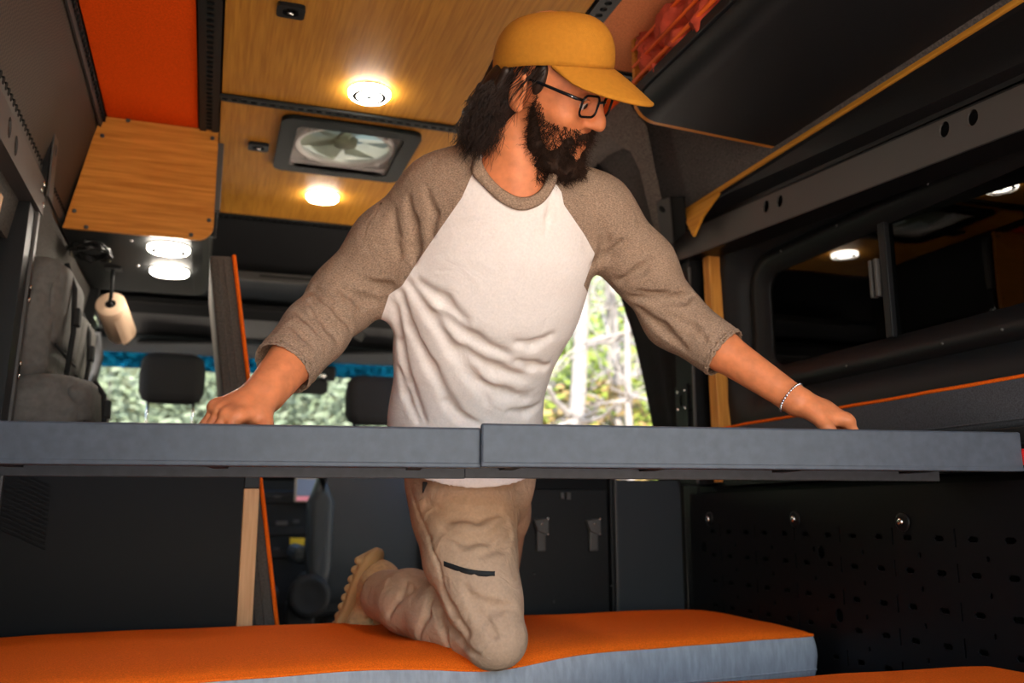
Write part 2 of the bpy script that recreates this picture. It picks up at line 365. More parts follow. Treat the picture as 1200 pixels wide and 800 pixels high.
P('bamboo_strip', hexa([(1.36, 2.205, .84), (1.40, 2.205, .84), (1.40, 2.25, .84), (1.36, 2.25, .84), (1.36, 2.225, 1.50), (1.40, 2.225, 1.50), (1.40, 2.26, 1.50), (1.36, 2.26, 1.50)], .002), 'bam_z', po)
P('foot_bracket', plate([(2.325, 1.0), (2.395, 1.0), (2.395, 1.13), (2.325, 1.13)], [ell2(2.36, 1.085, .010, .018, 12)], (1.328, 0, 0), (0, 1, 0), (0, 0, 1), .004), 'black_metal', po)
for y in (2.338, 2.382):
    for z in (1.06, 1.112): screw((1.328, y, z), (-1, 0, 0), .005, po)
for z in (.98, 1.05, 1.12): P('slot', box2((1.333, 2.30, z), (1.336, 2.325, z + .004), 0), 'hole', po)
P('edge_trim', box2((1.33, 2.292, .84), (1.338, 2.299, 1.48), .001), 'grey_metal', po)
# ------------------------------------------------------------------ overhead locker on the right
YL = 1.786
ol = thing('overhead_locker', 'dark overhead locker with rounded lower edge and bamboo end board', 'locker')
def sect(off=0.):
    pts = [(.905 + off, ZC), (.905 + off, 1.735)]
    for k in range(9):
        a = math.radians(180 + 90 * k / 8); pts.append((.905 + off + .06 + .06 * math.cos(a), 1.713 + off + .05 * math.sin(a)))
    pts += [(1.296, 1.646 + off)]
    return pts
sc = sect()
P('bottom_skin', loft([[(x, y, z) for x, z in sc] for y in np.linspace(Y0, YL - .012, 6)], False, False) if False else None or mesh([(x, y, z) for y in (Y0, YL - .012) for x, z in sc[1:]], [(i, i + 1, i + 1 + len(sc) - 1, i + len(sc) - 1) for i in range(len(sc) - 2)]), 'dark_wall', ol, True)
P('end_board', join([slab([(sc[i][0], YL - .012, sc[i][1]), (sc[i + 1][0], YL - .012, sc[i + 1][1]), (sc[i + 1][0] , YL, sc[i + 1][1]), (sc[i][0], YL, sc[i][1])], (sc[i][1] - sc[i + 1][1], 0, -(sc[i][0] - sc[i + 1][0])) , .006) for i in range(len(sc) - 1)] + [slab([(.91, YL - .010, ZC), (.91, YL - .010, 1.70), (1.29, YL - .010, 1.652), (1.10, YL - .010, ZC)], (0, 1, 0), .008)]), 'bam_x', ol)
P('front_lip', box2((.897, Y0, 1.715), (.915, YL - .012, 1.742), .004), 'dark_wall', ol)
P('shelf_board', box2((.93, Y0, 1.705), (1.3, YL - .02, 1.712), 0), 'black_panel', ol)
P('back_board', box2((1.18, Y0, 1.71), (1.19, YL - .02, ZC), 0), 'black_panel', ol)
for (u, v) in ((736, 80),): pass
# ------------------------------------------------------------------ door opening, pillar trim, bug screen
tr1 = struct(empty('trim_1')); tr1.location = (1.2, 2.4, 1.6)
# pillar: curved felt-covered arch between the wall panel and the door opening
inner, outer_ = [], []
arch = [(690, 196), (706, 180), (724, 171), (738, 176), (750, 200), (760, 240), (770, 280), (782, 308)]
outa = [(640, 150), (668, 128), (700, 118), (735, 118), (758, 148), (768, 200), (778, 244), (788, 304)]
def slopeX(z): return 1.03 + (ZC - min(z, ZC)) * .86 if z > 1.55 else 1.305
def on_slope(u, v, off=0.):      # meets the slanted upper side of the body
    r = ray(u, v); s = .86; X0 = 1.03 + ZC * s + off
    t = (X0 - s * CZ) / (r[0] + s * r[2]); return CAM + r * t
pi_, po_ = [on_slope(u, v) for u, v in arch], [on_slope(u, v, -.012) for u, v in outa]
V = []; F_ = []
n = len(pi_)
for a, b in zip(pi_, po_):
    V += [tuple(b), tuple((np.array(a) * .75 + np.array(b) * .25) + np.array([-.012, 0, -.01])), tuple(a), tuple(np.array(a) + np.array([.10, .10, .03]))]
for i in range(n - 1):
    for k in range(3): F_.append((i * 4 + k, i * 4 + k + 1, (i + 1) * 4 + k + 1, (i + 1) * 4 + k))
P('pillar_trim', mesh(V, F_), 'felt_dark', tr1, True)
P('header', slab([(1.04, 2.44, ZC), (1.04, 4.2, ZC), (1.16, 4.2, 1.80), (1.16, 2.44, 1.80)], (1, 0, 1), .03), 'felt_dark', tr1)
P('pillar_lower', box2((1.40, 2.40, 0), (1.55, 2.50, 1.6), .01), 'dark_wall', tr1)
P('sill', box2((1.3, 2.44, -.05), (1.6, 3.75, .02), .005), 'black_metal', tr1)
P('corner_bracket', slab([on_slope(u, v, -.03) for u, v in ((769, 236), (784, 232), (789, 284), (776, 294))], (1, 0, .86), .004), 'grey_metal', po)
P('bracket_hole', lathe_me([(.011, 0), (.011, .0015), (.009, .002)], on_slope(776, 245, -.030), (-1, 0, -.86), 14), 'hole', po)
P('corner_block', slab([on_slope(u, v, -.024) for u, v in ((784, 232), (801, 231), (804, 272), (789, 284))], (1, 0, .86), .006), 'hole', po)
P('rail_end_plate', slab([onX(u, v, 1.262) for u, v in ((799, 250), (842, 226), (822, 254), (812, 277))], (1, 0, 0), .008), 'bam_y', br)
bs = thing('bug_screen', 'black roll-away bug screen gathered at the rear side of the door opening', 'screen')
rows = [(.45, 1.44, 2.66), (.75, 1.425, 2.68), (1.048, 1.41, 2.70), (1.2, 1.40, 2.735), (1.35, 1.38, 2.76), (1.49, 1.34, 2.77), (1.58, 1.29, 2.74), (1.68, 1.22, 2.60), (1.76, 1.16, 2.52), (1.84, 1.09, 2.50)]
V, F_ = [], []; nk = 13
for (z, x, ye) in rows:
    for k in range(nk):
        t = k / (nk - 1); y = 2.415 + (ye - 2.415) * t; V.append((x + .012 * math.sin(t * 17 + z * 2) * (1 - t), y, z))
for i in range(len(rows) - 1):
    for k in range(nk - 1): F_.append((i * nk + k, i * nk + k + 1, (i + 1) * nk + k + 1, (i + 1) * nk + k))
P('curtain', mesh(V, F_), 'mesh_black', bs, True)
ed = [V[i * nk + nk - 1] for i in range(len(rows) - 2)]
P('zip_edge', tube_me(ed, .004, 6), 'rubber', bs, True)
# ------------------------------------------------------------------ bed panels (two telescoping steel trays)
def bedline(x): return 1.45 + (1.19 - 1.45) * (x + .30) / 1.60
bd = np.array([1.60, -.26, 0]); bd /= np.linalg.norm(bd); bn = np.array([-bd[1], bd[0], 0])    # along / to the rear of the tray
ZB = .825
def tray(name, label, xa, xb, lift, fwd, top, dep):
    t = thing(name, label, 'bed deck', 'sliding bed decks')
    a = np.array([xa, bedline(xa), 0]) - bn * fwd; b = np.array([xb, bedline(xb), 0]) - bn * fwd
    def strip(d0, d1, z0, z1, bev): 
        q = [a + bn * d0, b + bn * d0, b + bn * d1, a + bn * d1]
        return hexa([p + np.array([0, 0, z0]) for p in q] + [p + np.array([0, 0, z1]) for p in q], bev)
    z0 = ZB + lift
    P('front_lip', strip(0, .012, z0, z0 + top, .0035), 'bed_metal', t)
    P('lower_flange', strip(.0, .03, z0 - .004, z0 + .004, .002), 'bed_metal', t)
    P('deck', strip(.012, dep, z0 + .018, z0 + .024, .001), 'bed_metal', t)
    P('rear_flange', strip(dep, dep + .008, z0 - .012, z0 + .024, .002), 'bed_metal', t)
    for f in np.linspace(.08, .92, 4): 
        c = a + (b - a) * f; q = [c + bn * .02 - bd * .012, c + bn * .02 + bd * .012, c + bn * dep + bd * .012, c + bn * dep - bd * .012]
        P('stiffener', hexa([p + np.array([0, 0, z0 + .002]) for p in q] + [p + np.array([0, 0, z0 + .018]) for p in q]), 'black_metal', t)
    return t, b
tl, _ = tray('bed_deck', 'long dark steel bed panel under the hand with no bracelet', -.75, .40, .0, 0., .058, .22)
tr_, bend = tray('bed_deck', 'dark steel bed panel with red end knob under the hand with the bracelet', .398, 1.315, .001, .012, .063, .23)
P('end_knob', lathe_me([(.014, 0), (.014, .006), (.009, .012), (.002, .014)], bend + np.array([.0, .0, ZB + .022]) + bn * .004, bd, 16), 'red_pl', tr_, True)

# ------------------------------------------------------------------ cushions
def cushion(name, label, outline, z0, z1, bulge, mtop, mside, group='mattress cushions', dent=None, nx=40, ny=16, edge='orange_fab'):
    # outline: four xy corners front-left, front-right, back-right, back-left; z1 may be a function of x,y
    t = thing(name, label, 'cushion', group)
    fl_, fr_, br_, bl_ = [np.array(p, float) for p in outline]
    def xy(s, r): return (fl_ * (1 - s) + fr_ * s) * (1 - r) + (bl_ * (1 - s) + br_ * s) * r
    Ss = np.concatenate([[0, .006, .016], np.linspace(.03, .97, nx), [.984, .994, 1]]); Rs = np.concatenate([[0, .012, .03], np.linspace(.06, .94, ny), [.97, .988, 1]])
    def zt(x, y, s, r):
        e = min(s, 1 - s) * np.linalg.norm(fr_ - fl_); e2 = min(r, 1 - r) * np.linalg.norm(bl_ - fl_)
        h = z1 + bulge * (1 - math.exp(-e / .05)) * (1 - math.exp(-e2 / .05)) - .006 * math.exp(-min(e, e2) / .006)
        h += .002 * noise.noise(Vector((x * 9, y * 9, z1)))
        if dent:
            for (dx, dy, dr, dd) in dent: h -= dd * math.exp(-(((x - dx) ** 2 + (y - dy) ** 2) / dr ** 2))
        return h
    V, F_ = [], []; n1, n2 = len(Ss), len(Rs)
    for s in Ss:
        for r in Rs: x, y = xy(s, r); V.append((x, y, zt(x, y, s, r)))
    for i in range(n1 - 1):
        for k in range(n2 - 1): F_.append((i * n2 + k, (i + 1) * n2 + k, (i + 1) * n2 + k + 1, i * n2 + k + 1))
    P('top_cover', mesh(V, F_), mtop, t, True)
    rim = [V[i * n2] for i in range(n1)] + [V[(n1 - 1) * n2 + k] for k in range(1, n2)] + [V[i * n2 + n2 - 1] for i in range(n1 - 2, -1, -1)] + [V[k] for k in range(n2 - 2, 0, -1)]
    cen_ = np.mean(np.array(rim), 0); V2, F2 = [], []; lev = 7; N = len(rim)
    for l in range(lev):
        f = l / (lev - 1)
        for j, p in enumerate(rim):
            d = np.array([p[0] - cen_[0], p[1] - cen_[1], 0]); d /= np.linalg.norm(d)
            o_ = .008 * math.sin(math.pi * f) + .0035 * noise.noise(Vector((p[0] * 22, p[1] * 22, f * 2.2))) * math.sin(math.pi * f)
            V2.append(tuple(np.array([p[0], p[1], p[2] * (1 - f) + z0 * f]) + d * o_))
    for l in range(lev - 1):
        for j in range(N): k = (j + 1) % N; F2.append((l * N + j, l * N + k, (l + 1) * N + k, (l + 1) * N + j))
    F2.append(tuple((lev - 1) * N + j for j in range(N)))
    P('side_cover', mesh(V2, F2), mside, t, True)
    P('piping', tube_me([(p[0], p[1], p[2] - .001) for p in rim], .0032, 6, True), edge, t, True)
    lv = 5; P('seam', tube_me([V2[lv * N + j] for j in range(N)], .0022, 5, True), mside, t, True)
    return t
KN = at(600, 770, 1.60)
ZT = CZ - .25
bt = thing('bunk_platform', 'black bunk base board under the orange kneeling cushion', 'platform')
P('deck_board', box2((-.43, 1.46, ZT - .125), (1.335, 2.27, ZT - .105), .003), 'black_panel', bt)
P('front_rail', box2((-.43, 1.44, ZT - .16), (1.335, 1.46, ZT - .103), .003), 'black_metal', bt)
for x in (-.38, .45, 1.29): P('leg', box2((x - .02, 1.47, 0), (x + .02, 1.51, ZT - .125), .003), 'black_metal', bt); P('leg', box2((x - .02, 2.2, 0), (x + .02, 2.24, ZT - .125), .003), 'black_metal', bt)
cushion('mattress_cushion', 'long orange topped grey cushion that the man kneels on', [(-.43, 1.56), (1.31, 1.775), (1.325, 2.25), (-.43, 2.25)], ZT - .103, ZT - .008, .016, 'orange_fab', 'grey_fab',
        dent=[(KN[0], KN[1], .13, .030), (.40, 2.0, .16, .012)])
bt2 = thing('bunk_platform', 'black base board under the second orange cushion in front of the kneeling cushion', 'platform')
P('deck_board', box2((.55, .75, ZT - .125), (1.335, 1.40, ZT - .105), .003), 'black_panel', bt2)
for x, y in ((.6, .8), (1.29, .8), (.6, 1.35), (1.29, 1.35)): P('leg', box2((x - .02, y - .02, 0), (x + .02, y + .02, ZT - .125), .003), 'black_metal', bt2)
cushion('mattress_cushion', 'orange cushion lying flat in front of the pegboard, mostly cropped', [(.62, .78), (1.325, .78), (1.325, 1.305), (.62, 1.315)], ZT - .103, ZT - .008, .008, 'orange_fab', 'grey_fab')
# raised cushion along the right wall at bed height
rc_ = cushion('mattress_cushion', 'charcoal cushion with orange edge lying along the window wall', [(1.33, .3), (1.45, .3), (1.45, 2.18), (1.36, 2.2)], .9, .995, .0, 'orange_fab', 'char_fab')
bl_ = thing('bed_side_ledge', 'black ledge carrying the charcoal cushion along the window wall', 'ledge')
P('ledge_board', box2((1.322, .2, .872), (1.50, 2.2, .9), .003), 'black_metal', bl_)
P('riser', box2((1.36, .2, .83), (1.38, 2.2, .872), 0), 'black_metal', bl_)

# cushion stood upright by the galley
uc = thing('upright_cushion', 'grey brown cushion with orange edge standing upright beside the galley', 'cushion')
def uq(u, v, y): return onY(u, v, y)
Lb = [uq(262, 478, 2.42), uq(246, 302, 2.42)]; Rb = [uq(298, 480, 2.42), uq(273, 299, 2.42)]
base_l = np.array([.085, 2.42, .03]); top_l = uq(247, 304, 2.42); base_r = np.array([.205, 2.42, .03]); top_r = uq(274, 300, 2.42)
# leaning slab: left and right lines are extended from the visible run down to the floor
def ext(p, q, z): t = (z - p[2]) / (q[2] - p[2]); return p + (q - p) * t
pr0, pr1 = uq(323, 728, 2.42), uq(274, 300, 2.42)
base_r = ext(pr1, pr0, .005); base_l = base_r + np.array([-.085, 0, 0]); top_l = pr1 + np.array([-.062, 0, -.002])
dy = np.array([0, .55, 0])
P('cover', hexa([base_l, base_r, base_r + dy, base_l + dy, top_l, pr1, pr1 + dy, top_l + dy], .008), 'brown_fab', uc, True)
P('orange_edge', tube_me([base_r + np.array([.001, -.001, 0]), (base_r + pr1) / 2 + np.array([.003, -.001, 0]), pr1 + np.array([.0, -.001, 0]), pr1 + dy], .0055, 8), 'orange_fab', uc, True)
for f in (.35, .62):
    P('seam', tube_me([base_l * (1 - f) + base_r * f + np.array([0, -.001, .02]), top_l * (1 - f) + pr1 * f + np.array([0, -.001, -.01])], .002, 6), 'brown_fab', uc, True)

# ------------------------------------------------------------------ galley and lockers under the bed
ga = thing('galley_cabinet', 'black galley cabinet with slotted vent and bamboo edge strip', 'cabinet')
YG = 2.285
P('body', box2((-.44, YG + .006, .0), (.02, 2.95, .905), .003), 'black_panel', ga)
vh = []
for k in range(14):
    x0 = -.44 + .010; z = .86 - k * .0105
    for seg_ in range(1): 
        a, b = x0, -.335; vh.append([(a, z), (b, z - .045), (b, z - .051), (a, z - .006)])
P('vent_face', plate([(-.44, 0), (.085, 0), (.085, .9), (-.44, .9)], vh, (0, YG, 0), (1, 0, 0), (0, 0, 1), -.005), 'black_panel', ga)
P('vent_recess', box2((-.44, YG + .003, .65), (-.33, YG + .0055, .88), 0), 'hole', ga)
P('bamboo_edge', box2((.086, YG - .002, 0), (.122, YG + .02, .812), .002), mat('pale_bamboo', (.62, .36, .17), .5, nscale=9, col2=(.5, .27, .11), stretch=(20, 20, 1)), ga)
P('edge_cap', box2((.086, YG - .002, .813), (.122, YG + .02, .93), .002), 'black_metal', ga)
YK = 2.41
lk = thing('storage_locker', 'black steel locker with two toggle latches behind the kneeling cushion', 'locker')
P('body', box2((.80, YK + .01, 0), (1.127, 2.80, .86), .003), 'black_panel', lk)
dr = P('door', box2((.83, YK - .004, .12), (1.102, YK + .012, .822), .003), 'black_metal', lk)
P('frame_edge', box2((1.108, YK - .010, 0), (1.118, YK + .02, .86), .002), 'black_metal', lk)
P('frame_edge', box2((1.124, YK - .006, 0), (1.132, YK + .02, .86), .002), 'grey_metal', lk)
def latch(c):
    c = np.array(c); l = P('latch', join([box2(c + [-.012, -.016, -.055], c + [.014, -.002, .005], .003), hexa([c + q for q in np.array([[-.012, -.022, 0], [.02, -.022, -.012], [.02, -.003, -.012], [-.012, -.003, 0], [-.022, -.022, .03], [.02, -.022, .036], [.02, -.003, .036], [-.022, -.003, .03]])], .002)]), 'grey_metal', None)
    wpar(l, lk)
    for dz in (-.008, .02, .034): screw(c + np.array([.018 if dz != .02 else .0, -.022, dz]), (0, -1, 0), .003, lk)
for (u, v) in ((632, 622), (693, 622)): latch(onY(u, v, YK - .004))
c = onY(661, 581, YK - .004); P('top_catch', join([box2(c + np.array([-.014, -.01, -.008]), c + np.array([-.002, 0, .010]), .002), box2(c + np.array([.003, -.014, -.010]), c + np.array([.016, 0, .010]), .002)]), 'grey_metal', lk)
for (u, v) in ((716, 615), (716, 686), (626, 672), (649, 705)): 
    c = onY(u, v, YK - .006); screw(c, (0, -1, 0), .003, lk, 'grey_metal')
sp = thing('side_panel', 'plain dark blue-black panel between the locker and the pegboard', 'panel')
P('sheet', box2((1.134, YK + .004, 0), (1.345, YK + .02, .85), .002), mat('blue_black_panel', (.018, .021, .025), .55, bump=.1, bscale=600), sp)

# ------------------------------------------------------------------ overhead cabinet on the left with bamboo end board
YB = 2.64
oc = thing('overhead_cabinet', 'bamboo faced overhead cabinet with lights under its black bottom', 'cabinet')
zb = 1.528
q = [(-.420, zb), (-.075, zb)]
for k in range(7):
    a = math.radians(-90 + 90 * k / 6); q.append((-.072 + .045 * math.cos(a), zb + .045 + .045 * math.sin(a)))
q += [(-.030, ZC - .002), (-.352, ZC - .002)]
P('end_board', plate(q, [], (0, YB, 0), (1, 0, 0), (0, 0, 1), -.012), 'bam_x', oc)
M['cab_bottom'] = mat('cabinet_bottom', (.014, .015, .015), .6, spec=.15)
body = [(-.425, zb + .004), (-.085, zb + .004), (-.055, zb + .012), (-.036, zb + .035), (-.032, ZC - .001), (-.352, ZC - .001)]
P('body', loft([[(x, y, z) for x, z in body] for y in (YB + .013, 3.37)], True, True), 'cab_bottom', oc)
P('side_flange', box2((-.034, YB + .02, 1.63), (-.012, YB + .05, ZC - .03), .002), 'grey_metal', oc)
P('side_flange', box2((-.034, YB + .02, 1.55), (-.018, YB + .05, 1.625), .002), 'black_metal', oc)
for (u, v) in ((150, 141), (230, 144), (120, 159), (249, 162), (87, 247), (101, 266), (245, 258), (224, 275)):
    screw(onY(u, v, YB - .0005), (0, -1, 0), .0065, oc, 'grey_metal')
for (x, y) in ((-.25, 2.72), (-.25, 3.0)): screw((x, y, zb + .004), (0, 0, -1), .005, oc, 'white_pl')

# ------------------------------------------------------------------ LED lights
def puck(name, label, c, r, group, power=3.):
    t = thing(name, label, 'light', group, loc=tuple(c))
    P('trim_ring', lathe_me([(r, .0), (r, -.003), (r * .97, -.004), (r * .9, -.004), (r * .9, 0), (r, .0)], c, (0, 0, 1), 40), 'white_pl', t, True)
    P('lens', lathe_me([(r * .95, -.001), (r * .95, -.012), (r * .88, -.0165), (r * .80, -.017), (r * .80, -.001), (r * .95, -.001)], c, (0, 0, 1), 40), 'lamp_white', t, True)
    P('inner_ring', lathe_me([(r * .80, -.003), (r * .80, -.0175), (r * .58, -.0175), (r * .58, -.003), (r * .80, -.003)], c, (0, 0, 1), 40), 'lamp_ring', t, True)
    P('centre_lens', lathe_me([(r * .58, -.003), (r * .58, -.016), (r * .3, -.018), (r * .14, -.018), (r * .14, -.004)], c, (0, 0, 1), 32), 'lamp_white', t, True)
    P('hub', lathe_me([(r * .15, -.004), (r * .15, -.019), (r * .05, -.020)], c, (0, 0, 1), 16), 'lamp_ring', t, True)
for i, (u, v) in enumerate(((433, 107), (378, 229))):
    puck('ceiling_light', ['lit round ceiling light behind the mustard cap', 'lit round ceiling light between the roof vent and the cab'][i], onZ(u, v, ZC), .058, 'round LED lights', 1.1)
for i, (u, v) in enumerate(((198, 289), (199, 316))):
    puck('cabinet_light', ['lit round light under the overhead cabinet next to its bamboo board', 'lit round light under the overhead cabinet, towards the cab'][i], onZ(u, v, zb + .004), .062, 'round LED lights', .9)
# ------------------------------------------------------------------ roof vent
vf = thing('roof_vent_fan', 'square black framed roof vent fan with smoked blades', 'fan')
fx, fy = .345, 2.66
P('frame', plate(rrect(.41, .41, .035, 6, fx, fy), [rrect(.315, .315, .02, 5, fx, fy)], (0, 0, ZC - .001), (1, 0, 0), (0, 1, 0), -.014), mat('vent_frame', (.0055, .007, .0065), .4, spec=.15), vf)
P('shaft', loft([[(fx + a, fy + b, z) for a, b in rrect(.315, .315, .02, 5)] for z in (ZC - .012, ZC + .11)], False, False), 'white_pl', vf)
P('fan_ring', lathe_me([(.150, .0), (.157, .002), (.157, .02), (.138, .02), (.138, .002), (.150, .0)], (fx, fy, ZC), (0, 0, 1), 48), 'white_pl', vf, True)
P('mount_plate', plate([(fx - .156, fy - .156), (fx + .156, fy - .156), (fx + .156, fy + .156), (fx - .156, fy + .156)], [ell2(fx, fy, .15, .15, 40)], (0, 0, ZC + .012), (1, 0, 0), (0, 1, 0), .01), 'white_pl', vf)
P('hub', lathe_me([(.035, .012), (.04, .03), (.02, .05)], (fx, fy, ZC), (0, 0, 1), 24), 'fan_bl', vf, True)
for k in range(6):
    a0 = k * math.pi / 3; V = []; 
    for r_ in np.linspace(.036, .139, 6):
        for s_ in (-.42, 0, .42): an = a0 + s_ * (1.1 - r_ * 1.2); V.append((fx + r_ * math.cos(an), fy + r_ * math.sin(an), ZC + .028 + .03 * s_))
    P('blade', mesh(V, [(i * 3 + k2, i * 3 + k2 + 1, (i + 1) * 3 + k2 + 1, (i + 1) * 3 + k2) for i in range(5) for k2 in range(2)]), 'fan_bl', vf, True)
lm = mat('smoked_lid', (.33, .33, .25), .5); lm.node_tree.nodes['Principled BSDF'].inputs['Transmission Weight'].default_value = .85; lm.node_tree.nodes['Principled BSDF'].inputs['IOR'].default_value = 1.1
P('dome_lid', box2((fx - .17, fy - .17, ZC + .115), (fx + .17, fy + .17, ZC + .118), .001), lm, vf)
for a in (.7, 2.3, 3.9, 5.5): P('clip', box_me((fx + .152 * math.cos(a), fy + .152 * math.sin(a), ZC + .002), (.016, .016, .010), .003), 'white_pl', vf)
# ceiling latches
for i, (u, v) in enumerate(((341, 10), (303, 170))):
    c = onZ(u, v, ZC); t = thing('ceiling_catch', ['square black ceiling catch on the bamboo board, by the perforated track', 'small black ceiling catch next to the roof vent'][i], 'catch', 'ceiling catches')
    P('plate', plate(rrect(.062, .052, .01, 4), [ell2(0, 0, .019, .017, 14)], c + np.array([0, 0, -.0005]), (1, 0, 0), (0, 1, 0), -.010), 'black_metal', t)
    P('recess', lathe_me([(.019, 0), (.019, -.002)], c, (0, 0, 1), 16), 'hole', t)
    P('hook', tube_me([c + np.array(p) for p in ((-.006, 0, -.002), (-.006, 0, -.012), (.003, 0, -.014), (.008, .004, -.004))], .0028, 8), 'chrome', t, True)
# ------------------------------------------------------------------ paper towel
hd = thing('towel_holder', 'thin black metal arm hanging under the overhead cabinet, through the paper roll', 'holder')
ca = onZ(133, 314, zb + .003); cb = onY(131, 352, ca[1]) ; cb2 = np.array([ca[0] - .005, ca[1] + .02, cb[2]])
P('arm', tube_me([ca, ca + np.array([0, 0, -.03]), np.array([ca[0], ca[1], cb[2] + .01]), cb2], .006, 10), 'black_metal', hd, True)
ax = np.array([.10, .62, -.24]); ax /= np.linalg.norm(ax)
P('spindle', tube_me([cb2, cb2 + ax * .26], .008, 10), 'black_metal', hd, True)
P('base_plate', box_me(ca + np.array([0, 0, -.003]), (.05, .05, .006), .002), 'black_metal', hd)
pr = thing('paper_towel_roll', 'tan paper towel roll hanging under the overhead cabinet', 'paper towel')
P('roll', lathe_me([(.017, 0), (.044, 0), (.0465, .003), (.0465, .172), (.044, .175), (.017, .175), (.017, 0)], cb2 + ax * .012, ax, 40), 'paper', pr, True)
rl = cb2 + ax * .012; 
P('core', lathe_me([(.015, .001), (.0175, .001), (.0175, .173), (.015, .173), (.015, .001)], rl, ax, 24), 'rubber', pr, True)
side = np.cross(ax, [0, 0, 1]); side /= np.linalg.norm(side); upv = np.cross(side, ax)
V = []
for k in range(6):
    an = -.5 - k * .16; rr_ = .0472 + .002 * k
    for s_ in (0.02, .165): V.append(rl + ax * s_ + side * rr_ * math.cos(an) + upv * rr_ * math.sin(an))
P('loose_sheet', mesh(V, [(2 * i, 2 * i + 1, 2 * i + 3, 2 * i + 2) for i in range(5)]), 'paper', pr, True)
# coiled cord under the cabinet
cc = onZ(106, 290, zb - .01); pts = []
for k in range(90):
    a = k * .42; pts.append(cc + np.array([.055 * math.cos(a) * (1 + .05 * math.sin(k)), .07 * math.sin(a) + .02 * math.sin(k * .13), -.012 + .010 * math.sin(k * 1.1)]))
tag(P('coiled_cord', tube_me(pts, .0045, 6), mat('glossy_black', (.01, .01, .01), .15), None, True), 'coiled glossy black cord under the overhead cabinet beside the paper roll', 'cord')
# ------------------------------------------------------------------ left beam, post and bags
lb = thing('bed_rail_beam', 'grey steel beam with oval holes on the wall opposite the side window', 'beam')
XLb = -.415
P('web', plate([(Y0, 1.455), (2.30, 1.455), (2.30, 1.535), (Y0, 1.535)], [ell2(1.885, 1.50, .016, .022, 14), ell2(1.955, 1.49, .016, .022, 14)], (XLb, 0, 0), (0, 1, 0), (0, 0, 1), .004), 'grey_metal', lb)
P('flange', box2((XLb - .05, Y0, 1.452), (XLb + .004, 2.30, 1.455), 0), 'grey_metal', lb)
for (y, z) in ((2.27, 1.522), (2.25, 1.50), (2.285, 1.475)): screw((XLb + .004, y, z), (1, 0, 0), .006, lb)
lp = thing('bed_upright_post', 'black upright post with bright bolts in front of the grey bags', 'post')
P('column', hexa([(-.56, 2.20, .02), (-.455, 2.20, .02), (-.455, 2.27, .02), (-.56, 2.27, .02), (-.52, 2.20, 1.50), (-.42, 2.20, 1.50), (-.42, 2.27, 1.50), (-.52, 2.27, 1.50)], .002), 'black_metal', lp)
P('edge_angle', hexa([(-.458, 2.268, .02), (-.450, 2.268, .02), (-.450, 2.292, .02), (-.458, 2.292, .02), (-.423, 2.268, 1.46), (-.414, 2.268, 1.46), (-.414, 2.292, 1.46), (-.423, 2.292, 1.46)], .001), 'grey_metal', lp)
P('bracket', hexa([(-.47, 2.29, 1.50), (-.41, 2.29, 1.50), (-.41, 2.305, 1.50), (-.47, 2.305, 1.50), (-.47, 2.29, 1.66), (-.405, 2.29, 1.66), (-.405, 2.305, 1.66), (-.47, 2.305, 1.66)], .001), 'black_metal', lp)
P('bracket_flange', plate([(2.29, 1.50), (2.345, 1.50), (2.345, 1.66), (2.29, 1.66)], [ell2(2.325, 1.63, .010, .016, 12)], (-.405, 0, 0), (0, 1, 0), (0, 0, 1), .004), 'grey_metal', lp)
for z in (1.27, 1.24, 1.09, 1.06):
    x = -.454 + (z - .02) / 1.46 * .036; screw((x + .006, 2.28, z), (1, 0, 0), .007, lp)
    if z in (1.27, 1.09): P('strap_slot', box2((x, 2.274, z - .026), (x + .006, 2.286, z - .004), .001), 'hole', lp)
P('bamboo_edge', hexa([(-.50, 2.05, 1.12), (-.48, 2.05, 1.12), (-.48, 2.08, 1.12), (-.50, 2.08, 1.12), (-.47, 2.05, 1.42), (-.45, 2.05, 1.42), (-.45, 2.08, 1.42), (-.47, 2.08, 1.42)], .002), 'bam_z', lp)
def soft_box(c, s, puff, rot=None, n=8, seed=0):
    bm = bmesh.new(); bmesh.ops.create_cube(bm, size=1); bmesh.ops.subdivide_edges(bm, edges=bm.edges[:], cuts=n, use_grid_fill=True)
    for v in bm.verts:
        p = v.co * 2; k = (1 - p.x ** 2 * .5) * (1 - p.y ** 2 * .5) * (1 - p.z ** 2 * .5)
        q = p.normalized() * 1.25; v.co = (p * .78 + q * .22) * .5
        v.co *= (1 + puff * (k - .3)); d = noise.noise(p * 1.7 + Vector((seed, 3, 1))) * .035 * puff * 4; v.co += p.normalized() * d
    bmesh.ops.scale(bm, vec=s, verts=bm.verts)
    if rot is not None: bmesh.ops.transform(bm, matrix=rot, verts=bm.verts)
    bmesh.ops.translate(bm, vec=tuple(c), verts=bm.verts); return fin(bm)
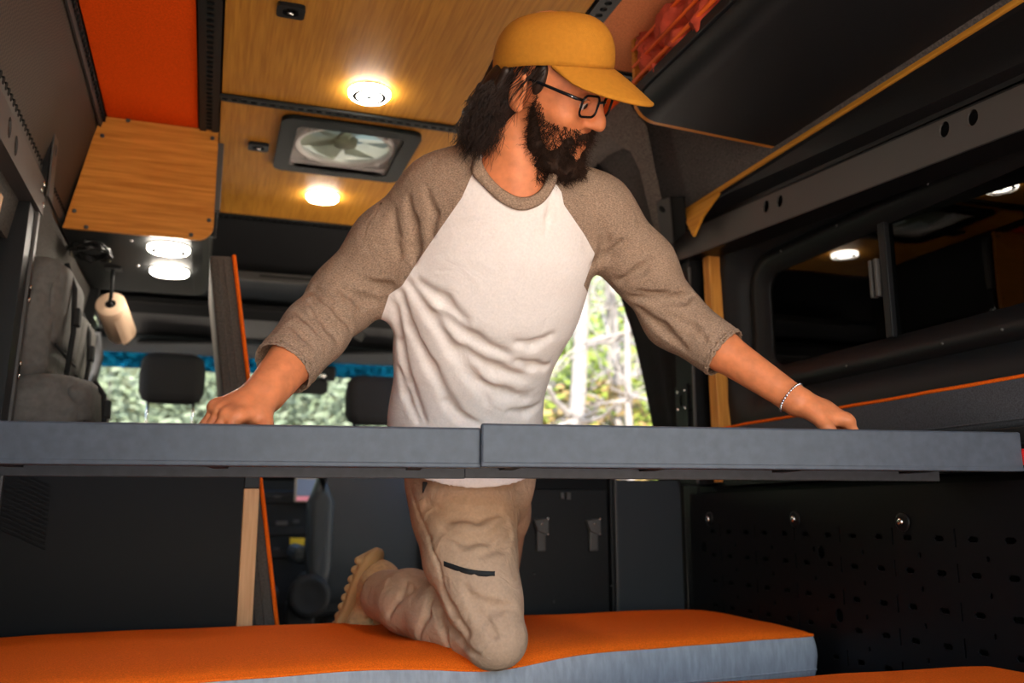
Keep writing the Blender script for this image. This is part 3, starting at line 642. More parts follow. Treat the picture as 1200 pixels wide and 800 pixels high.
def bag(label, c, s, seed, rx):
    t = thing('storage_bag', label, 'bag', 'grey bags hung on the wall behind the post')
    rot = Matrix.Rotation(rx, 4, 'Y')
    P('pouch', soft_box(c, s, .22, rot, 9, seed), 'bag', t, True)
    fc = np.array(c) + np.array([s[0] * .44, 0, s[2] * .12]); P('flap', soft_box(fc, (s[0] * .35, s[1] * .92, s[2] * .66), .2, rot, 6, seed + 4), 'bag', t, True)
    ys = np.array(c) + np.array([s[0] * .66, -s[1] * .2, 0])
    P('strap', tube_me([ys + np.array([-.02, 0, s[2] * .52]), ys + np.array([.004, 0, s[2] * .3]), ys + np.array([.010, 0, -.02]), ys + np.array([.002, 0, -s[2] * .48])], .007, 6), 'strap', t, True)
    P('buckle', box_me(ys + np.array([.015, 0, s[2] * .06]), (.016, .04, .045), .004), 'strap', t)
    P('seam', tube_me([np.array(c) + np.array([s[0] * .56, -s[1] * .44, -s[2] * .23]), np.array(c) + np.array([s[0] * .60, 0, -s[2] * .26]), np.array(c) + np.array([s[0] * .56, s[1] * .44, -s[2] * .23])], .004, 6), 'strap', t, True)
    return t
bag('tall grey nylon bag with a hanging black strap, next to the bolted post', (-.43, 2.52, 1.22), (.12, .38, .30), 1, .05)
bag('slumped grey nylon bag beyond the strapped bag, under the cabinet', (-.44, 2.93, 1.20), (.12, .34, .26), 5, .08)
bag('wide boxy grey bag lying under the strapped bags', (-.40, 2.60, 1.005), (.20, .52, .155), 9, .0)
wp = P('wall_cover', slab([(-.470, 2.3, .95), (-.470, 3.5, .95), (-.448, 3.5, 1.40), (-.448, 2.3, 1.40)], (-1, 0, .1), .01), 'bag', tr6)
# ------------------------------------------------------------------ cab
cb_ = struct(empty('trim_2')); cb_.location = (.33, 4, 1)
P('cab_roof', box2((-.66, 3.42, 1.90), (1.32, 4.72, 1.93), .005), 'cab', cb_)
P('bulkhead_shelf', loft([[(x, 3.44, 1.86), (x, 3.62, 1.74), (x, 3.70, 1.70), (x, 4.15, 1.73), (x, 4.15, 1.88)] for x in (-.55, 1.2)]), 'cab', cb_)
P('shelf_rail', hexa([(-.1, 3.63, 1.675), (1.1, 3.63, 1.675), (1.1, 3.66, 1.675), (-.1, 3.66, 1.675), (-.1, 3.63, 1.71), (1.1, 3.63, 1.71), (1.1, 3.66, 1.71), (-.1, 3.66, 1.71)], .004), 'cab_grey', cb_)
P('rail_slot', box2((.15, 3.626, 1.69), (.45, 3.632, 1.697), .001), 'hole', cb_)
P('headliner', slab([(-.5, 3.67, 1.70), (1.2, 3.67, 1.70), (1.2, 4.12, 1.69), (-.5, 4.12, 1.69)], (0, 0, 1), .02), 'cab_blue', cb_)
P('overhead_bin', loft([[(x, 4.1, 1.71), (x, 4.02, 1.66), (x, 4.06, 1.60), (x, 4.40, 1.57), (x, 4.5, 1.70)] for x in (-.5, 1.2)]), 'cab', cb_)
P('bin_edge', tube_me([(-.45, 4.03, 1.645), (1.15, 4.03, 1.645)], .008, 8), 'rubber', cb_)
P('header_trim', loft([[(x, 4.40, 1.585), (x, 4.40, 1.55), (x, 4.62, 1.52), (x, 4.62, 1.585)] for x in (-.52, 1.22)]), 'cab_blue', cb_)
for x in (-.62, 1.26): P('pillar', hexa([(x - .05, 4.45, .9), (x + .07, 4.45, .9), (x + .07, 4.75, .9), (x - .05, 4.75, .9), (x - .02, 4.3, 1.62), (x + .10, 4.3, 1.62), (x + .10, 4.55, 1.62), (x - .02, 4.55, 1.62)], .01), 'cab_grey', cb_)
for x in (-.62, 1.30): P('cab_side', box2((x - .02, 3.62 if x < 0 else 3.72, 0), (x + .02, 4.8, 1.02), .005), 'cab', cb_)
P('roof_side', slab([(-.60, 3.5, 1.45), (-.60, 4.5, 1.45), (-.52, 4.5, 1.80), (-.52, 3.5, 1.80)], (-1, 0, 0), .03), 'cab', cb_)
P('left_bulkhead', slab([(-.62, 3.38, 1.02), (-.46, 3.38, 1.02), (-.40, 3.38, 1.56), (-.62, 3.38, 1.56)], (0, 1, 0), .04), 'cab', cb_)
P('firewall', box2((-.62, 4.95, 0), (1.32, 5.0, 1.05), 0), 'cab', cb_)
ws = struct(empty('window_2')); ws.location = (.33, 4.8, 1.3)
P('pane', slab([(-.62, 5.15, 1.02), (1.30, 5.15, 1.02), (1.27, 4.66, 1.56), (-.57, 4.66, 1.56)], (0, 1, .9), .006), 'glass_clear', ws)
P('tint_band', slab([(-.585, 4.732, 1.462), (1.28, 4.732, 1.462), (1.27, 4.66, 1.54), (-.57, 4.66, 1.54)], (0, -1, -.9), .003), 'glass_blue', ws)
P('frame', tube_me([(-.62, 5.15, 1.02), (-.57, 4.66, 1.56), (1.27, 4.66, 1.56), (1.30, 5.15, 1.02)], .022, 8), 'rubber', ws)
da = thing('dashboard', 'dark van dashboard with centre console between the cab seats', 'dashboard')
P('top_pad', loft([[(x, 4.40, .92), (x, 4.36, .97), (x, 4.45, 1.02), (x, 4.95, 1.04), (x, 4.95, .85)] for x in (-.6, 1.3)]), 'cab', da)
P('face', box2((-.6, 4.42, .50), (1.3, 4.6, .93), .02), 'cab', da)
P('console', box2((.22, 4.22, .05), (.68, 4.6, .86), .03), 'cab', da)
for z in (.80, .66, .56): P('vent', box2((.26, 4.212, z), (.64, 4.224, z + .035), .004), 'rubber', da)
def cpt(u, v, y=4.21): return onY(u, v, y)
for (u, v, w_, h_) in ((325, 582, .030, .012), (347, 611, .026, .016), (324, 643, .026, .012), (330, 613, .05, .02)):
    c = cpt(u, v); P('button', box_me(c, (w_, .006, h_), .002), 'cab_grey' if w_ < .04 else 'grey_metal', da)
sh = P('gear_shifter', join([tube_me([(.30, 4.17, .28), (.30, 4.15, .40)], .012, 8), lathe_me([(.004, -.03), (.022, -.02), (.026, 0), (.018, .02), (.004, .028)], (.30, 4.145, .42), (0, 0, 1), 16)]), 'cab_grey', da, True)
P('shifter_plate', box_me((.295, 4.20, .33), (.055, .03, .10), .006), 'cab_grey', da)
ph = thing('phone', 'phone in a tan case held on the dashboard', 'phone')
c = cpt(359, 573, 4.17); P('case', box_me(c, (.105, .012, .115), .006), 'phone_case', ph); P('screen', box_me(c + np.array([0, -.007, .008]), (.085, .002, .075), .001), 'screen', ph)
P('screen_band', box_me(c + np.array([0, -.0072, -.042]), (.085, .002, .02), .001), 'screen_pink', ph)
c = cpt(348, 639, 4.18); tag(P('sticky_note', mesh([c + np.array(q) for q in ((-.032, 0, .034), (.034, .004, .032), (.028, -.008, -.034), (-.030, -.004, -.036))] + [c + np.array(q) + np.array([0, .0015, 0]) for q in ((-.032, 0, .034), (.034, .004, .032), (.028, -.008, -.034), (-.030, -.004, -.036))], [(0, 1, 2, 3), (7, 6, 5, 4), (0, 4, 5, 1), (1, 5, 6, 2), (2, 6, 7, 3), (3, 7, 4, 0)]), 'yellow'), 'small yellow sticky note on the centre console', 'note')
def cab_seat(label, cx, cy, wid, hr_z, recl=.0):
    t = thing('cab_seat', label, 'seat', 'cab seats')
    def lp(w, d, z, y, r=.05): return [(cx + a, cy + y + b, z) for a, b in rrect(w, d, min(r, d * .45), 5)]
    zt = hr_z
    P('backrest', loft([lp(wid * .9, .10, .42, 0), lp(wid, .14, .46, 0), lp(wid * 1.02, .15, .70, .0), lp(wid * .98, .14, zt - .26, .03), lp(wid * .8, .12, zt - .16, .04), lp(wid * .5, .08, zt - .12, .05)]), 'seat', t, True)
    for s in (-1, 1):
        P('bolster', loft([[(cx + s * wid * .44 + a, cy - .06 + b, z) for a, b in rrect(w_, .10, .03, 4)] for z, w_ in ((.46, .05), (.55, .09), (.80, .10), (zt - .26, .07), (zt - .2, .03))]), 'seat', t, True)
        P('armrest', box_me((cx + s * wid * .56, cy + .12, .60), (.06, .32, .07), .025), 'seat', t)
        P('headrest_post', tube_me([(cx + s * .085, cy + .05, zt - .15), (cx + s * .085, cy + .05, zt + .06)], .006, 8), 'chrome', t, True)
    P('headrest', loft([[(cx + a, cy + .05 + b, z) for a, b in rrect(w_, d_, min(.05, d_ * .45), 5)] for z, w_, d_ in ((zt + .02, .16, .05), (zt + .03, .215, .08), (zt + .06, .245, .10), (zt + .14, .25, .10), (zt + .19, .235, .09), (zt + .212, .20, .06), (zt + .22, .15, .03))]), 'seat_dark', t, True)
    P('seat_pad', box_me((cx, cy + .30, .44), (wid, .48, .16), .06), 'seat', t)
    P('pedestal', box_me((cx, cy + .28, .18), (.36, .36, .36), .02), 'cab', t)
    return t
s1 = onY(201, 450, 3.75); cab_seat('black driver seat with headrest, beyond the galley', s1[0], 3.75, .46, 1.165)
s2 = onY(437, 470, 3.6); cab_seat('black passenger seat with headrest, next to the man', s2[0] + .02, 3.6, .50, 1.09)
P_side = lathe_me([(.03, -.01), (.075, -.005), (.08, .0), (.068, .012), (.055, .014), (.045, .010), (.015, .012)], (.375, 3.42, .46), (.1, -1, 0), 28)
rcv = thing('seat_side_cover', 'round dark plastic swivel cover on the side of the passenger seat', 'cover'); P('disc', P_side, 'cab', rcv, True)
P('bracket', box2((.30, 3.43, .0), (.40, 3.52, .44), .01), 'cab', rcv)
mr = thing('rear_view_mirror', 'black rear view mirror and dash camera hung in the windscreen', 'mirror')
c = onY(357, 453, 4.42); P('mirror_shell', loft([[(c[0] + a, c[1] + y, c[2] + b) for a, b in rrect(w_, h_, .03, 5)] for y, w_, h_ in ((-.03, .20, .06), (-.025, .22, .08), (.01, .2, .07), (.03, .12, .04))]), 'rubber', mr, True)
P('stalk', tube_me([c + np.array([.05, .02, 0]), c + np.array([.10, .10, .06]), c + np.array([.10, .16, .12])], .012, 8), 'rubber', mr, True)
P('camera_body', box_me(onY(383, 438, 4.44), (.085, .05, .07), .012), 'rubber', mr); P('camera_lens', lathe_me([(.016, 0), (.016, -.012), (.006, -.014)], onY(378, 440, 4.41), (0, 1, 0), 14), 'chrome', mr, True)
c = onY(418, 391, 4.0); tag(P('paper_tag', box_me(c, (.07, .003, .045), .001, Matrix.Rotation(.5, 4, 'Y')), 'cab_grey'), 'small beige paper tag clipped to the cab overhead bin', 'tag')
for i, (u0, u1, v) in enumerate(((160, 255, 403), (395, 470, 415))):
    a, b = onY(u0, v, 4.3), onY(u1, v, 4.3); t = thing('sun_visor', ['folded dark sun visor above the driver headrest', 'folded dark sun visor above the passenger headrest'][i], 'visor', 'sun visors')
    P('visor_board', hexa([a, b, b + np.array([0, .18, .04]), a + np.array([0, .18, .04]), a + np.array([0, 0, .02]), b + np.array([0, 0, .02]), b + np.array([0, .18, .06]), a + np.array([0, .18, .06])], .008), 'cab', t, True)
    P('visor_rod', tube_me([a + np.array([.0, .17, .06]), b + np.array([0, .17, .06])], .006, 6), 'cab_grey', t)
for x0 in (-.42,):
    P('grab_handle', tube_me([(-.50, 3.75, 1.42), (-.44, 3.76, 1.44), (-.43, 3.80, 1.36), (-.46, 3.82, 1.18), (-.52, 3.82, 1.14)], .016, 8), 'cab_grey', cb_, True)

# ------------------------------------------------------------------ clothes and bungee cords in the right locker
random.seed(4)
def garment(c, s, seed):
    bm = bmesh.new(); bmesh.ops.create_icosphere(bm, subdivisions=4, radius=1)
    for v in bm.verts:
        p = v.co.copy(); a = math.atan2(p.y, p.z)
        f = noise.noise(p * 1.6 + Vector((seed, 0, 0))); f2 = noise.noise(Vector((p.x * 1.2 + seed, math.sin(a * 2) * 1.5, math.cos(a * 2) * 1.5)))
        ridge = 1 - abs(noise.noise(p * 2.6 + Vector((0, seed, 2)))) * 2
        v.co = p * (1 + .28 * f + .12 * f2 + .18 * ridge * ridge)
    bmesh.ops.scale(bm, vec=s, verts=bm.verts); bmesh.ops.rotate(bm, verts=bm.verts, matrix=Matrix.Rotation(seed * 1.3, 3, 'X'))
    bmesh.ops.translate(bm, vec=c, verts=bm.verts); return fin(bm)
gl = ['rolled rust red garment at the cab end of the overhead locker', 'crumpled rust red garment on the locker shelf behind the lowest bungee', 'bunched red shirt pressed against the orange bungee cords', 'folded red garment wedged under the ceiling in the locker', 'loose rust red cloth in the middle of the locker pile', 'red garment deep in the locker behind the rolled one', 'bundled red garment on top of the locker pile', 'red cloth tucked at the rear of the locker pile']
gi = 0
for iy, y in enumerate((1.70, 1.58, 1.46, 1.33)):
    for z in (1.762, 1.825):
        g = P('garment', garment((.962 + random.uniform(-.008, .012), y + (.03 if z > 1.8 else 0), z), (.062, .078, .044), 2.1 * gi + .7), 'cloth', None, True)
        tag(g, gl[gi], 'clothing', 'red clothes in the overhead locker'); gi += 1
for i, (z, lab) in enumerate(((1.752, 'lowest thick orange bungee cord across the locker opening'), (1.79, 'middle orange bungee cord across the locker opening'), (1.832, 'topmost orange bungee cord across the locker opening'))):
    tag(P('bungee_cord', tube_me([(.897, YL - .02, z), (.893, 1.5, z - .002), (.893, 1.0, z - .003), (.895, .2, z)], .005 if i == 0 else .0038, 8), 'bungee', None, True), lab, 'cord', 'bungee cords')

# ------------------------------------------------------------------ outdoors
gm = mat('pale_gravel', (.72, .59, .47), .95, nscale=1.5, col2=(.62, .50, .39), bump=.5, bscale=20)
gr = struct(P('ground', box2((-40, -40, -.75), (40, 40, -.45), 0), gm))
V, F_ = [], []; nn = 48
for i in range(nn + 1):
    a = math.radians(-75 + 210 * i / nn)
    for k, r_ in enumerate((14, 16, 18.5, 22, 27, 34)):
        h = -.5 + (0, 1.6, 4.2, 7.5, 11, 15)[k] + noise.noise(Vector((math.cos(a) * 4, math.sin(a) * 4, k))) * 1.0 * (k > 0)
        V.append((r_ * math.sin(a + math.radians(10)), r_ * math.cos(a + math.radians(10)), h))
for i in range(nn):
    for k in range(5): F_.append((i * 6 + k, i * 6 + k + 1, (i + 1) * 6 + k + 1, (i + 1) * 6 + k))
hm = mat('hillside_scrub', (.17, .19, .11), .95, nscale=2.2, col2=(.09, .11, .055), bump=.8, bscale=9)  # scrub colour paled to carry the outdoor haze
struct(P('hillside', mesh(V, F_), hm, None, True))
LM = [mat('leaf_bright', (.17, .22, .025), .6, nscale=3, namp=.35), mat('leaf_mid', (.10, .15, .02), .6, nscale=3, namp=.35), mat('leaf_dry', (.20, .135, .045), .7, nscale=3, namp=.3), mat('leaf_haze_pale', (.17, .19, .125), .7, nscale=3, namp=.3), mat('leaf_haze_grey', (.11, .135, .085), .7, nscale=3, namp=.3)]  # last two leaf colours have the haze beyond the windscreen mixed in
for m_ in LM: m_.node_tree.nodes['Principled BSDF'].inputs['Transmission Weight'].default_value = 0
bark = mat('pale_bark', (.21, .19, .17), .9, nscale=14, namp=.25, bump=.6, bscale=30)
def leaf_cloud(c, rx, ry, rz, n, size, rnd):
    V, F_ = [], []
    for i in range(n):
        d = Vector((rnd.gauss(0, 1), rnd.gauss(0, 1), rnd.gauss(0, 1))).normalized() * (rnd.random() ** .45)
        p = Vector((c[0] + d.x * rx, c[1] + d.y * ry, c[2] + d.z * rz))
        a = Vector((rnd.gauss(0, 1), rnd.gauss(0, 1), rnd.gauss(0, .6))).normalized() * size * rnd.uniform(.6, 1.3); b = a.orthogonal().normalized() * size * .45
        k = len(V); V += [p - a, p + b, p + a, p - b]; F_.append((k, k + 1, k + 2, k + 3))
    return mesh(V, F_)
def shrub(label, x, y, h, seed, mi, n=1400):
    rnd = random.Random(seed); t = thing('shrub', label, 'shrub', 'shrubs outside the van')
    lf = P('foliage', leaf_cloud((x, y, -.45 + h * .55), h * .38, h * .36, h * .52, n, .085, rnd), LM[mi], t); lf['kind'] = 'stuff'
    P('stem', tube_me([(x, y, -.46), (x + .05, y, h * .3), (x - .05, y + .05, h * .6)], [.05, .04, .015], 7), bark, t)
def dead_tree(label, x, y, h, r0, seed, nb=26, lean=0.):
    rnd = random.Random(seed); t = thing('bare_tree', label, 'tree', 'pale bare trees outside the van')
    tr = [Vector((x + lean * f + .06 * math.sin(f * 7 + seed), y + .05 * math.cos(f * 5 + seed), -.46 + h * f)) for f in np.linspace(0, 1, 9)]
    P('trunk', tube_me(tr, [r0 * (1 - .6 * f) for f in np.linspace(0, 1, 9)], 9), bark, t, True)
    mes = []
    for i in range(nb):
        f = rnd.uniform(.2, .95); p = tr[int(f * 8)]; a = rnd.uniform(0, 6.28); L = rnd.uniform(.5, 1.5)
        pts = [p]; d = Vector((math.cos(a), math.sin(a), rnd.uniform(-.1, .5)))
        for k in range(6): d = (d + Vector((rnd.gauss(0, .25), rnd.gauss(0, .25), rnd.gauss(-.12, .25)))).normalized(); pts.append(pts[-1] + d * L / 6)
        r = r0 * rnd.uniform(.18, .42); mes.append(tube_me(pts, [r * (1 - .13 * k) for k in range(7)], 6))
        for q in range(2):
            s = pts[rnd.randint(2, 5)]; e = [s]; d2 = Vector((rnd.gauss(0, 1), rnd.gauss(0, 1), rnd.gauss(-.3, .6))).normalized()
            for k in range(4): d2 = (d2 + Vector((rnd.gauss(0, .3), rnd.gauss(0, .3), -.15))).normalized(); e.append(e[-1] + d2 * L * .1)
            mes.append(tube_me(e, [r * .5 * (1 - .2 * k) for k in range(5)], 5))
    P('branches', join(mes), bark, t, True)
def polar(u, dist):
    r = ray(u, 480); a = math.atan2(r[0], r[1]); return dist * math.sin(a), dist * math.cos(a)
for i, (u, dist, h, r0, lean) in enumerate(((676, 8.2, 5.5, .10, .1), (738, 8.8, 5.2, .06, -.3), (703, 10.2, 5.8, .08, .2), (768, 9.4, 5.2, .08, .3), (645, 10.6, 5.8, .08, 0), (722, 7.6, 4.4, .045, .25))):
    x, y = polar(u, dist)
    dead_tree(['thickest pale bare tree outside the open door', 'thin pale bare tree with drooping twigs by the door edge', 'pale bare tree behind the thickest one', 'leaning pale bare tree near the bug screen', 'pale bare tree seen close to the white shirt', 'slim forked bare sapling by the door step'][i], x, y, h, r0, i * 7 + 3, 24, lean)
sh_ = [(650, 9.4, 2.9, 0), (695, 9.0, 2.4, 2), (738, 9.9, 3.1, 0), (785, 10.6, 2.8, 1), (640, 12.4, 4.6, 1), (695, 12.2, 4.4, 0), (750, 12.8, 4.8, 1)]
sl_ = ['bright green shrub beside the white shirt', 'low dry ochre shrub outside the door', 'bright green shrub between the bare trees', 'mid green shrub hidden mostly by the bug screen', 'tall mid green shrub behind the bright one by the shirt', 'tall light green shrub at the back outside the door', 'tall darker green shrub at the back by the bug screen']
for i, (u, dist, h, mi) in enumerate(sh_): x, y = polar(u, dist); shrub(sl_[i], x, y, h, i + 50, mi, 2200)
fs = [(130, 13.0, 4.4, 3), (235, 13.0, 4.4, 4), (335, 13.0, 4.4, 3), (440, 13.0, 4.4, 4)]
fl2 = ['haze-paled shrub in the windscreen beside the driver headrest', 'darker shrub in the windscreen by the upright cushion', 'haze-paled shrub in the windscreen under the rear view mirror', 'darker shrub in the windscreen behind the passenger headrest']
for i, (u, dist, h, mi) in enumerate(fs): x, y = polar(u, dist); shrub(fl2[i], x, y, h, i + 90, mi, 2600)
# ================================================================== the man
def nz(v): v = np.asarray(v, float); return v / np.linalg.norm(v)
class SDF:
    def __init__(s): s.pr = []
    def _add(s, fn, lo, hi, op, k): s.pr.append((fn, np.minimum(lo, hi) - 1.6 * k - .008, np.maximum(lo, hi) + 1.6 * k + .008, op, k)); return s
    def rc(s, a, b, r1, r2, k=.02, op='add'):
        a = np.asarray(a, float); b = np.asarray(b, float); ab = b - a; L2 = max(ab @ ab, 1e-12)
        def fn(p):
            t = np.clip(((p - a) @ ab) / L2, 0, 1); q = p - a - t[:, None] * ab
            return np.sqrt((q * q).sum(1)) - (r1 + (r2 - r1) * t)
        r = max(r1, r2); return s._add(fn, np.minimum(a, b) - r, np.maximum(a, b) + r, op, k)
    def rcs(s, a, b, r1, r2, sq, f, k=.03, op='add'):     # flattened along sq by factor f
        a = np.asarray(a, float); b = np.asarray(b, float); ab = b - a; L2 = max(ab @ ab, 1e-12); sq = nz(sq)
        def fn(p):
            t = np.clip(((p - a) @ ab) / L2, 0, 1); q = p - a - t[:, None] * ab; c = q @ sq
            return (np.sqrt(np.maximum((q * q).sum(1) - c * c, 0) + (c / f) ** 2) - (r1 + (r2 - r1) * t)) * (.5 + .5 * f)
        r = max(r1, r2) * max(1, f); return s._add(fn, np.minimum(a, b) - r, np.maximum(a, b) + r, op, k)
    def ell(s, c, R, rad, k=.02, op='add'):      # R: rows are the axes
        c = np.asarray(c, float); R = np.asarray(R, float); rad = np.asarray(rad, float)
        def fn(p):
            q = (p - c) @ R.T; k0 = np.sqrt(((q / rad) ** 2).sum(1)); k1 = np.sqrt(((q / rad ** 2) ** 2).sum(1)) + 1e-9
            return k0 * (k0 - 1) / k1
        r = rad.max(); return s._add(fn, c - r, c + r, op, k)
    def ev(s, p, prs=None):
        d = np.full(len(p), .12)
        for fn, lo, hi, op, k in (s.pr if prs is None else prs):
            e = fn(p)
            if op == 'add':
                h = np.clip(.5 + .5 * (d - e) / k, 0, 1); d = d * (1 - h) + e * h - k * h * (1 - h)
            else:
                h = np.clip(.5 - .5 * (d + e) / k, 0, 1); d = d * (1 - h) + (-e) * h + k * h * (1 - h)
        return d
    def surf(s, u, v, d0=1.1, d1=2.5):
        ds = np.arange(d0, d1, .003); p = CAM + ray(u, v)[None] * ds[:, None]
        e = s.ev(p); i = np.argmax(e < 0)
        return p[i] if (e < 0).any() else None
    def mesh(s, h, B=24):
        lo = np.min([q[1] for q in s.pr if q[3] == 'add'], 0); hi = np.max([q[2] for q in s.pr if q[3] == 'add'], 0)
        n = np.ceil((hi - lo) / h).astype(int) + 2; nb = -(-n // B); NN = nb * B + 2
        keys, pos, quads = [], [], []
        def key(i, j, k): return (i.astype(np.int64) * NN[1] + j) * NN[2] + k
        g = np.arange(B + 1)
        G = np.stack(np.meshgrid(g, g, g, indexing='ij'), -1).reshape(-1, 3)
        cub = [(a, b, c) for a in (0, 1) for b in (0, 1) for c in (0, 1)]
        edges = [(a, b) for ia, a in enumerate(cub) for ib, b in enumerate(cub) if ib > ia and sum(abs(x - y) for x, y in zip(a, b)) == 1]
        for bi in range(nb[0]):
            for bj in range(nb[1]):
                for bk in range(nb[2]):
                    o = np.array([bi, bj, bk]) * B; blo = lo + o * h; bhi = blo + B * h
                    prs = [q for q in s.pr if (q[1] <= bhi).all() and (q[2] >= blo).all()]
                    if not any(q[3] == 'add' for q in prs): continue
                    # quick reject by the distance at the block centre
                    cen = (blo + bhi) / 2; dc = s.ev(cen[None], prs)[0]
                    if abs(dc) > B * h * 1.05 + .03 and dc < .11: continue
                    Fv = s.ev(blo + G * h, prs).reshape(B + 1, B + 1, B + 1)
                    sg = Fv < 0
                    if sg.all() or not sg.any(): continue
                    cnt = np.zeros((B, B, B), int); acc = np.zeros((B, B, B, 3))
                    for a, b in edges:
                        fa = Fv[a[0]:B + a[0], a[1]:B + a[1], a[2]:B + a[2]]; fb = Fv[b[0]:B + b[0], b[1]:B + b[1], b[2]:B + b[2]]
                        m = (fa < 0) != (fb < 0); t = np.where(m, fa / np.where(m, fa - fb, 1), 0)
                        pt = np.array(a) + t[..., None] * (np.array(b) - np.array(a)); acc += np.where(m[..., None], pt, 0); cnt += m
                    I = np.argwhere(cnt > 0); p = acc[I[:, 0], I[:, 1], I[:, 2]] / cnt[I[:, 0], I[:, 1], I[:, 2]][:, None]
                    C_ = I + o; keys.append(key(C_[:, 0] + 1, C_[:, 1] + 1, C_[:, 2] + 1)); pos.append(lo + (C_ + p) * h)
                    for ax in range(3):
                        sl0 = [slice(0, B)] * 3; sl1 = list(sl0); sl1[ax] = slice(1, B + 1)
                        s0 = sg[tuple(sl0)]; s1 = sg[tuple(sl1)]; E = np.argwhere(s0 != s1)
                        if not len(E): continue
                        fl_ = s0[E[:, 0], E[:, 1], E[:, 2]]; W = E + o + 1; b_, c_ = (ax + 1) % 3, (ax + 2) % 3
                        def off(db, dc): X = W.copy(); X[:, b_] -= db; X[:, c_] -= dc; return key(X[:, 0], X[:, 1], X[:, 2])
                        q4 = np.stack([off(1, 1), off(0, 1), off(0, 0), off(1, 0)], 1); q4[~fl_] = q4[~fl_][:, ::-1]; quads.append(q4)
        keys = np.concatenate(keys); pos = np.concatenate(pos); quads = np.concatenate(quads)
        od = np.argsort(keys); ks = keys[od]; ix = np.searchsorted(ks, quads); ix = np.clip(ix, 0, len(ks) - 1)
        ok = (ks[ix] == quads).all(1); return pos[od], ix[ok]
def np_mesh(V, Q):
    me = bpy.data.meshes.new('m'); V = np.asarray(V, np.float32); Q = np.asarray(Q)
    me.vertices.add(len(V)); me.vertices.foreach_set('co', V.ravel())
    k = Q.shape[1]; me.loops.add(Q.size); me.loops.foreach_set('vertex_index', Q.ravel().astype(np.int32))
    me.polygons.add(len(Q)); me.polygons.foreach_set('loop_start', np.arange(0, Q.size, k, dtype=np.int32))
    me.update(calc_edges=True); me.validate(); return me
def clip_tris(V, T, sc):      # splits a triangle mesh exactly along sc = 0 -> (inside, outside)
    V = np.asarray(V); out = []
    for sign in (1, -1):
        s = sc * sign; ins = s > 0; c = ins[T].sum(1)
        full = T[c == 3]; nv = [V]; nt_ = [full]; base = len(V)
        for want in (1, 2):
            t = T[c == want]; 
            if not len(t): continue
            m = ins[t]; lone = np.argmax(m if want == 1 else ~m, 1); r = np.arange(len(t))
            a, b, d = t[r, lone], t[r, (lone + 1) % 3], t[r, (lone + 2) % 3]
            fab = (s[a] / (s[a] - s[b]))[:, None]; fad = (s[a] / (s[a] - s[d]))[:, None]
            pb = V[a] + (V[b] - V[a]) * fab; pd = V[a] + (V[d] - V[a]) * fad
            ib = base + np.arange(len(t)); idd = ib + len(t); nv += [pb, pd]; base += 2 * len(t)
            if want == 1: nt_.append(np.stack([a, ib, idd], 1))
            else: nt_ += [np.stack([ib, b, d], 1), np.stack([ib, d, idd], 1)]
        VV = np.concatenate(nv); TT = np.concatenate(nt_); us = np.unique(TT); rm = np.full(len(VV), -1); rm[us] = np.arange(len(us)); VV = VV[us]; TT = rm[TT]
        # weld the doubled cut points
        q = np.round(VV * 2e5).astype(np.int64); _, fi, inv = np.unique(q, axis=0, return_index=True, return_inverse=True); inv = inv.ravel()
        TT = inv[TT]; VV = VV[fi]; TT = TT[(TT[:, 0] != TT[:, 1]) & (TT[:, 1] != TT[:, 2]) & (TT[:, 0] != TT[:, 2])]
        out.append((VV, TT))
    return out
def tris(Q): return np.concatenate([Q[:, [0, 1, 2]], Q[:, [0, 2, 3]]])
def proj(p):
    q = np.asarray(p) - CAM; d = q @ FW; return CX + FPX * (q @ RT) / d, CY - FPX * (q @ UP) / d
M['skin'] = mat('skin', (.66, .215, .085), .5, nscale=45, namp=.14, bump=.15, bscale=220)
b_ = M['skin'].node_tree.nodes['Principled BSDF']; b_.inputs['Subsurface Weight'].default_value = .12; b_.inputs['Subsurface Radius'].default_value = (.012, .005, .003)
M['shirt_white'] = mat('cream_jersey', (.80, .70, .64), .9, nscale=240, namp=.05, bump=.12, bscale=420, wrinkle=(16, .35))
M['shirt_brown'] = mat('brown_heather', (.30, .195, .13), .92, nscale=330, namp=.42, bump=.22, bscale=600, stretch=(1, 1, 2.2), wrinkle=(22, .45))
M['trouser'] = mat('tan_ripstop', (.45, .285, .18), .85, nscale=200, namp=.08, bump=.15, bscale=500, wrinkle=(20, .55))
M['cap'] = mat('mustard_canvas', (.47, .185, .014), .88, nscale=130, namp=.06, bump=.25, bscale=700)
M['hair'] = mat('dark_brown_hair', (.022, .011, .007), .42, nscale=60, namp=.4, spec=.3)
M['beard'] = mat('brown_beard', (.030, .014, .008), .7, nscale=60, namp=.4, spec=.15)
M['boot'] = mat('tan_suede', (.50, .31, .15), .9, nscale=120, namp=.15, bump=.25, bscale=300)
M['boot_sole'] = mat('tan_rubber', (.38, .225, .095), .75, bump=.2, bscale=120)
M['specs'] = mat('black_acetate', (.006, .007, .009), .15)
M['lip'] = mat('lip_skin', (.42, .11, .07), .45)
M['eye'] = mat('eye_white', (.6, .55, .5), .2); M['iris'] = mat('iris', (.05, .03, .02), .15)
M['silver'] = mat('silver_beads', (.8, .8, .82), .2, metal=1)
M['lens'] = glass('spectacle_glass', (.97, .97, .97))

man = thing('person', 'man in mustard cap and brown sleeved baseball shirt kneeling at the bed panel', 'person', loc=tuple(np.array([.5, 1.9, .5])))
